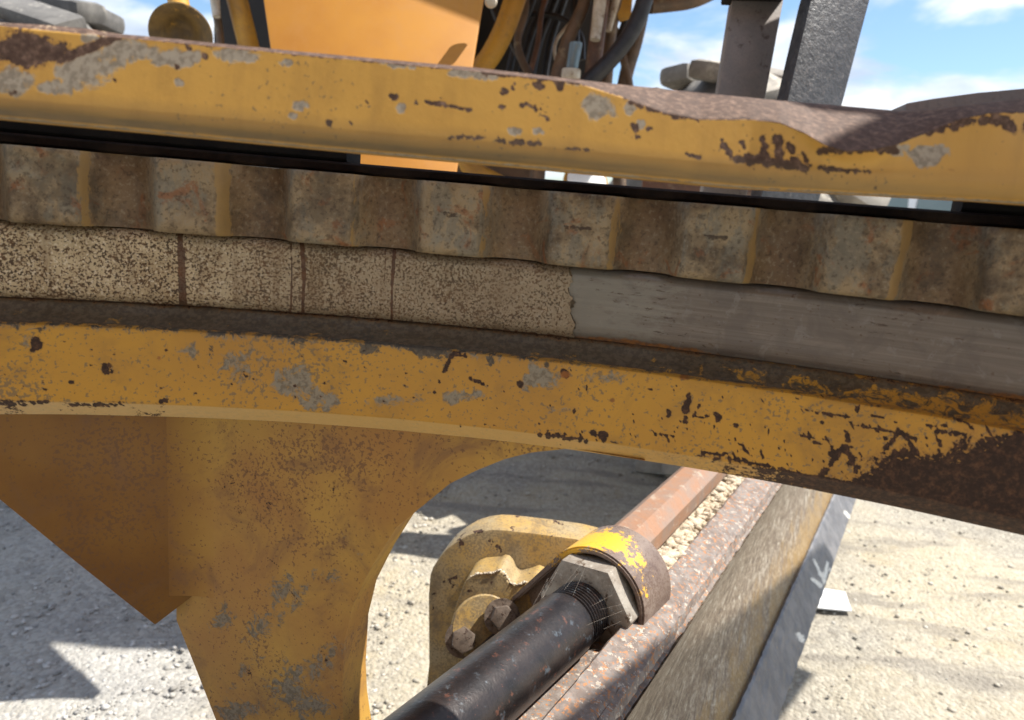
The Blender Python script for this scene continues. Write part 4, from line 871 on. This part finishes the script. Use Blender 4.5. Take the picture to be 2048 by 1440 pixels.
TANGLE = [((1000, 1050, 1035, 1070), 'hose_brown', 'olive brown hose low in the tangle beside the curved yellow pipe'), ((1035, 985, 1025, 1080), 'hose', 'black hose crossing behind the curved yellow pipe'), ((1150, 1090, 1075, 1050), 'hose_rust', 'thin rust-red pipe slanting left through the dark hoses'),
          ((1180, 1150, 1150, 1135), 'hose', 'black hose hanging just left of the rust-red pipe'), ((1220, 1255, 1235, 1200), 'hose', 'black hose bowed behind the short white fitting'), ((1275, 1215, 1240, 1260), 'hose_brown', 'brown hose twisted behind the thick dark hose'), ((1130, 1170, 1110, 1130), 'fitting', 'pale dusty line weaving through the middle of the hoses')]
for i, (xs_, mt_, lb_) in enumerate(TANGLE):
    hose([(xs_[0], -110), (xs_[1], 0), (xs_[2], 90), (xs_[3], 190), (xs_[3] - 10, 300)], 1.80 + .04 * (i % 4), (16, 14, 11, 18, 15, 17, 7)[i], M[mt_], lb_)
SH = .36
wc = thing('filter_canister', 'small glass canister with white base among the hoses', 'canister')
lathe('base', W(1142, 148, 1.95), [0, 0, 1.0], [(0, -.012), (.024, -.012), (.025, -.008), (.025, .008), (.023, .012), (0, .012)], M['fitting'], wc, 28)
lathe('bowl', W(1144, 138, 1.95), [0.06, 0, 1.0], [(0, .001), (.016, .001), (.017, .06), (.016, .065), (0, .066)], M['glass'], wc, 28)
bk = thing('yellow_bracket', 'small yellow bracket hanging at the right of the hoses', 'bracket')
prism('plate', [W(x, y, 2.1) for x, y in ((1236, -40), (1268, -40), (1262, 36), (1240, 44), (1230, 20))], np.array([0, .01, 0]), Y, bk, bev=.002)
hn = thing('horn', 'round yellow-brown horn cup above the bar left of the panel', 'horn')
hc = W(362, 68, 1.55); ha = -ray(362, 68) + np.array([-.15, 0, -.30])
lathe('cup', hc, ha, [(0, -.05), (.02, -.05), (.030, -.03), (.046, -.008), (.060, .0), (.062, .002), (.060, .004), (.044, -.004), (.027, -.024), (.012, -.035), (0, -.036)], M['horn'], hn, 40)
tube('stem', [hc - ha / np.linalg.norm(ha) * .045, W(350, -30, 1.66), W(330, -120, 1.7)], .022, Y, hn)

p1 = thing('lift_post', 'brown steel post with black collar standing behind the bar', 'post', group='steel posts behind the bar')
def post(parent, L0, R0_, L1, R1, d, th, mat, nm='shaft'):
    n = np.array([.42, -.86, .18]); P0 = W((L0[0] + R0_[0]) / 2, L0[1], d)
    pts = [Wpl(*L0, P0, n), Wpl(*R0_, P0, n), Wpl(*R1, P0, n), Wpl(*L1, P0, n)]
    return prism(nm, pts, -n / np.linalg.norm(n) * th, mat, parent, bev=.004)
post(p1, (1400, 420), (1488, 420), (1471, -40), (1577, -40), 1.30, .06, M['post_brown']) if False else None
def post2(parent, px, d, off, mat, nm='shaft', n=(.30, -.92, .25)):
    n = np.array(n); n /= np.linalg.norm(n); P0 = W(px[0][0], px[0][1], d)
    return prism(nm, [Wpl(x, y, P0, n) for x, y in px], np.array(off), mat, parent, bev=.004)
post2(p1, ((1398, 430), (1486, 430), (1530, 200), (1571, -20), (1468, -20), (1436, 186)), 1.32, (.01, .07, -.01), M['post_brown'])
post2(p1, ((1452, -14), (1574, -10), (1600, -180), (1470, -190)), 1.30, (.012, .085, .0), M['black'], nm='collar')
p2 = thing('lift_post', 'wide rough black painted post leaning right behind the bar', 'post', group='steel posts behind the bar')
post2(p2, ((1512, 430), (1632, 430), (1684, 212), (1740, 0), (1800, -230), (1690, -230), (1622, 0), (1576, 196)), 1.22, (-.004, .05, .0), M['post_black'], n=(.42, -.88, .2))

ax = thing('axle_beam', 'rust-brown axle beam glimpsed through the gap between bar and ring', 'axle')
a0, a1 = W(1285, 352, 2.3), W(1560, 380, 2.3); prism('beam', [a0, a1, a1 + [0, 0, -.16], a0 + [0, 0, -.16]], np.array([.02, .14, 0]), M['hose_rust'], ax, bev=.01)
fb = thing('lower_frame_rail', 'dark brown frame rail below the hoses glimpsed through the gap', 'frame rail')
a0, a1 = W(880, 318, 2.2), W(1062, 330, 2.2); prism('rail', [a0, a1, a1 + [0, 0, -.2], a0 + [0, 0, -.2]], np.array([.02, .12, 0]), M['hose_brown'], fb, bev=.01)
wl = thing('work_lamp', 'pale yellow lamp glimpsed in the gap under the bar', 'lamp')
lc = W(1172, 366, 2.05); la_ = np.array([.3, -.9, .35]); hs_ = lathe('housing', lc, la_, [(0, -.06), (.03, -.055), (.062, -.015), (.066, .0), (.062, .004), (0, .006)], M['pipe_yellow'], wl, 28); lathe('lens', lc, la_, [(.058, .0065), (.045, .014), (0, .018)], M['white'], hs_, 28)
# wheels
def wheel(label, px, d, r, wdt, axis, nl=22, lugm='lug_rubber'):
    t_ = thing('tractor_wheel', label, 'wheel', group='wheels behind the machine')
    c = W(px, 400, d); c[2] = r - .04; x, y, a = frame(axis)
    ty_ = lathe('tyre', c, a, [(r * .50, -wdt * .45), (r * .66, -wdt * .52), (r * .83, -wdt * .49), (r * .92, -wdt * .36), (r * .955, 0), (r * .92, wdt * .36), (r * .83, wdt * .49), (r * .66, wdt * .52), (r * .50, wdt * .45)], M['rubber'], t_, 48, 60)
    lathe('rim', c, a, [(0, -wdt * .2), (r * .18, -wdt * .25), (r * .44, -wdt * .28), (r * .51, -wdt * .46), (r * .51, wdt * .46), (r * .44, wdt * .28), (0, wdt * .2)], M['pipe_yellow'], t_, 32)
    lm = None
    for k in range(nl):
        for sd in (-1, 1):
            an = (k + (.5 if sd > 0 else 0)) * 2 * math.pi / nl
            if lm is None or True:
                rad = x * math.cos(an) + y * math.sin(an); tg = -x * math.sin(an) + y * math.cos(an)
                cc = c + rad * r * .955 + a * sd * wdt * .25; la = a * sd * wdt * .27 + tg * r * .09
                o = box('tread_lug', cc, la, np.cross(rad, la) / np.linalg.norm(la) * r * .085, rad * r * .045, M[lugm], ty_, bev=.03)
    return t_
wheel('big dusty grey tyre cut off at the top left corner', 90, 3.05, .865, .50, (.97, .24, 0), 20, 'rubber')
wheel('muddy lugged tyre seen past the brown post', 1432, 3.2, .865, .46, (.97, .22, 0), 18)

# far white van glimpsed through the gap on the right
van = thing('parked_van', 'far white van glimpsed through the gap at the right', 'van')
vc = W(1750, 420, 16); vc[2] = -.03
def vp(x, y, z): return vc + np.array([x, y, z])
out = [(-2.3, .35), (2.2, .35), (2.3, .9), (1.9, 1.15), (1.35, 1.95), (-2.2, 2.05), (-2.3, 1.9)]
bd_ = prism('body', [vp(x, -.9, z) for x, z in out], np.array([0, 1.8, 0]), M['white_paint'], van, bev=.05)
for xa, xb in ((-2.0, -.9), (-.75, .25), (.4, 1.3)):
    prism('window', [vp(xa, -.93, 1.25), vp(xb, -.93, 1.25), vp(min(xb, 1.2) - .05, -.93, 1.8), vp(xa, -.93, 1.8)], np.array([0, .02, 0]), M['glass'], bd_, bev=0)
for x in (-1.5, 1.45):
    lathe('wheel', vp(x, -.85, .36), (0, -1, 0), [(0, -.1), (.30, -.1), (.36, -.05), (.36, .08), (.30, .1), (0, .1)], M['rubber'], van, 24)
# paper scrap
pp = [Wz(x, y, -.012) for x, y in ((1605, 1172), (1690, 1186), (1703, 1224), (1600, 1214))]
o = prism('paper_scrap', pp, np.array([0, 0, .004]), M['white'], None, bev=0); tag(o, 'bright white scrap lying on the ground right of the blade edge', 'scrap')
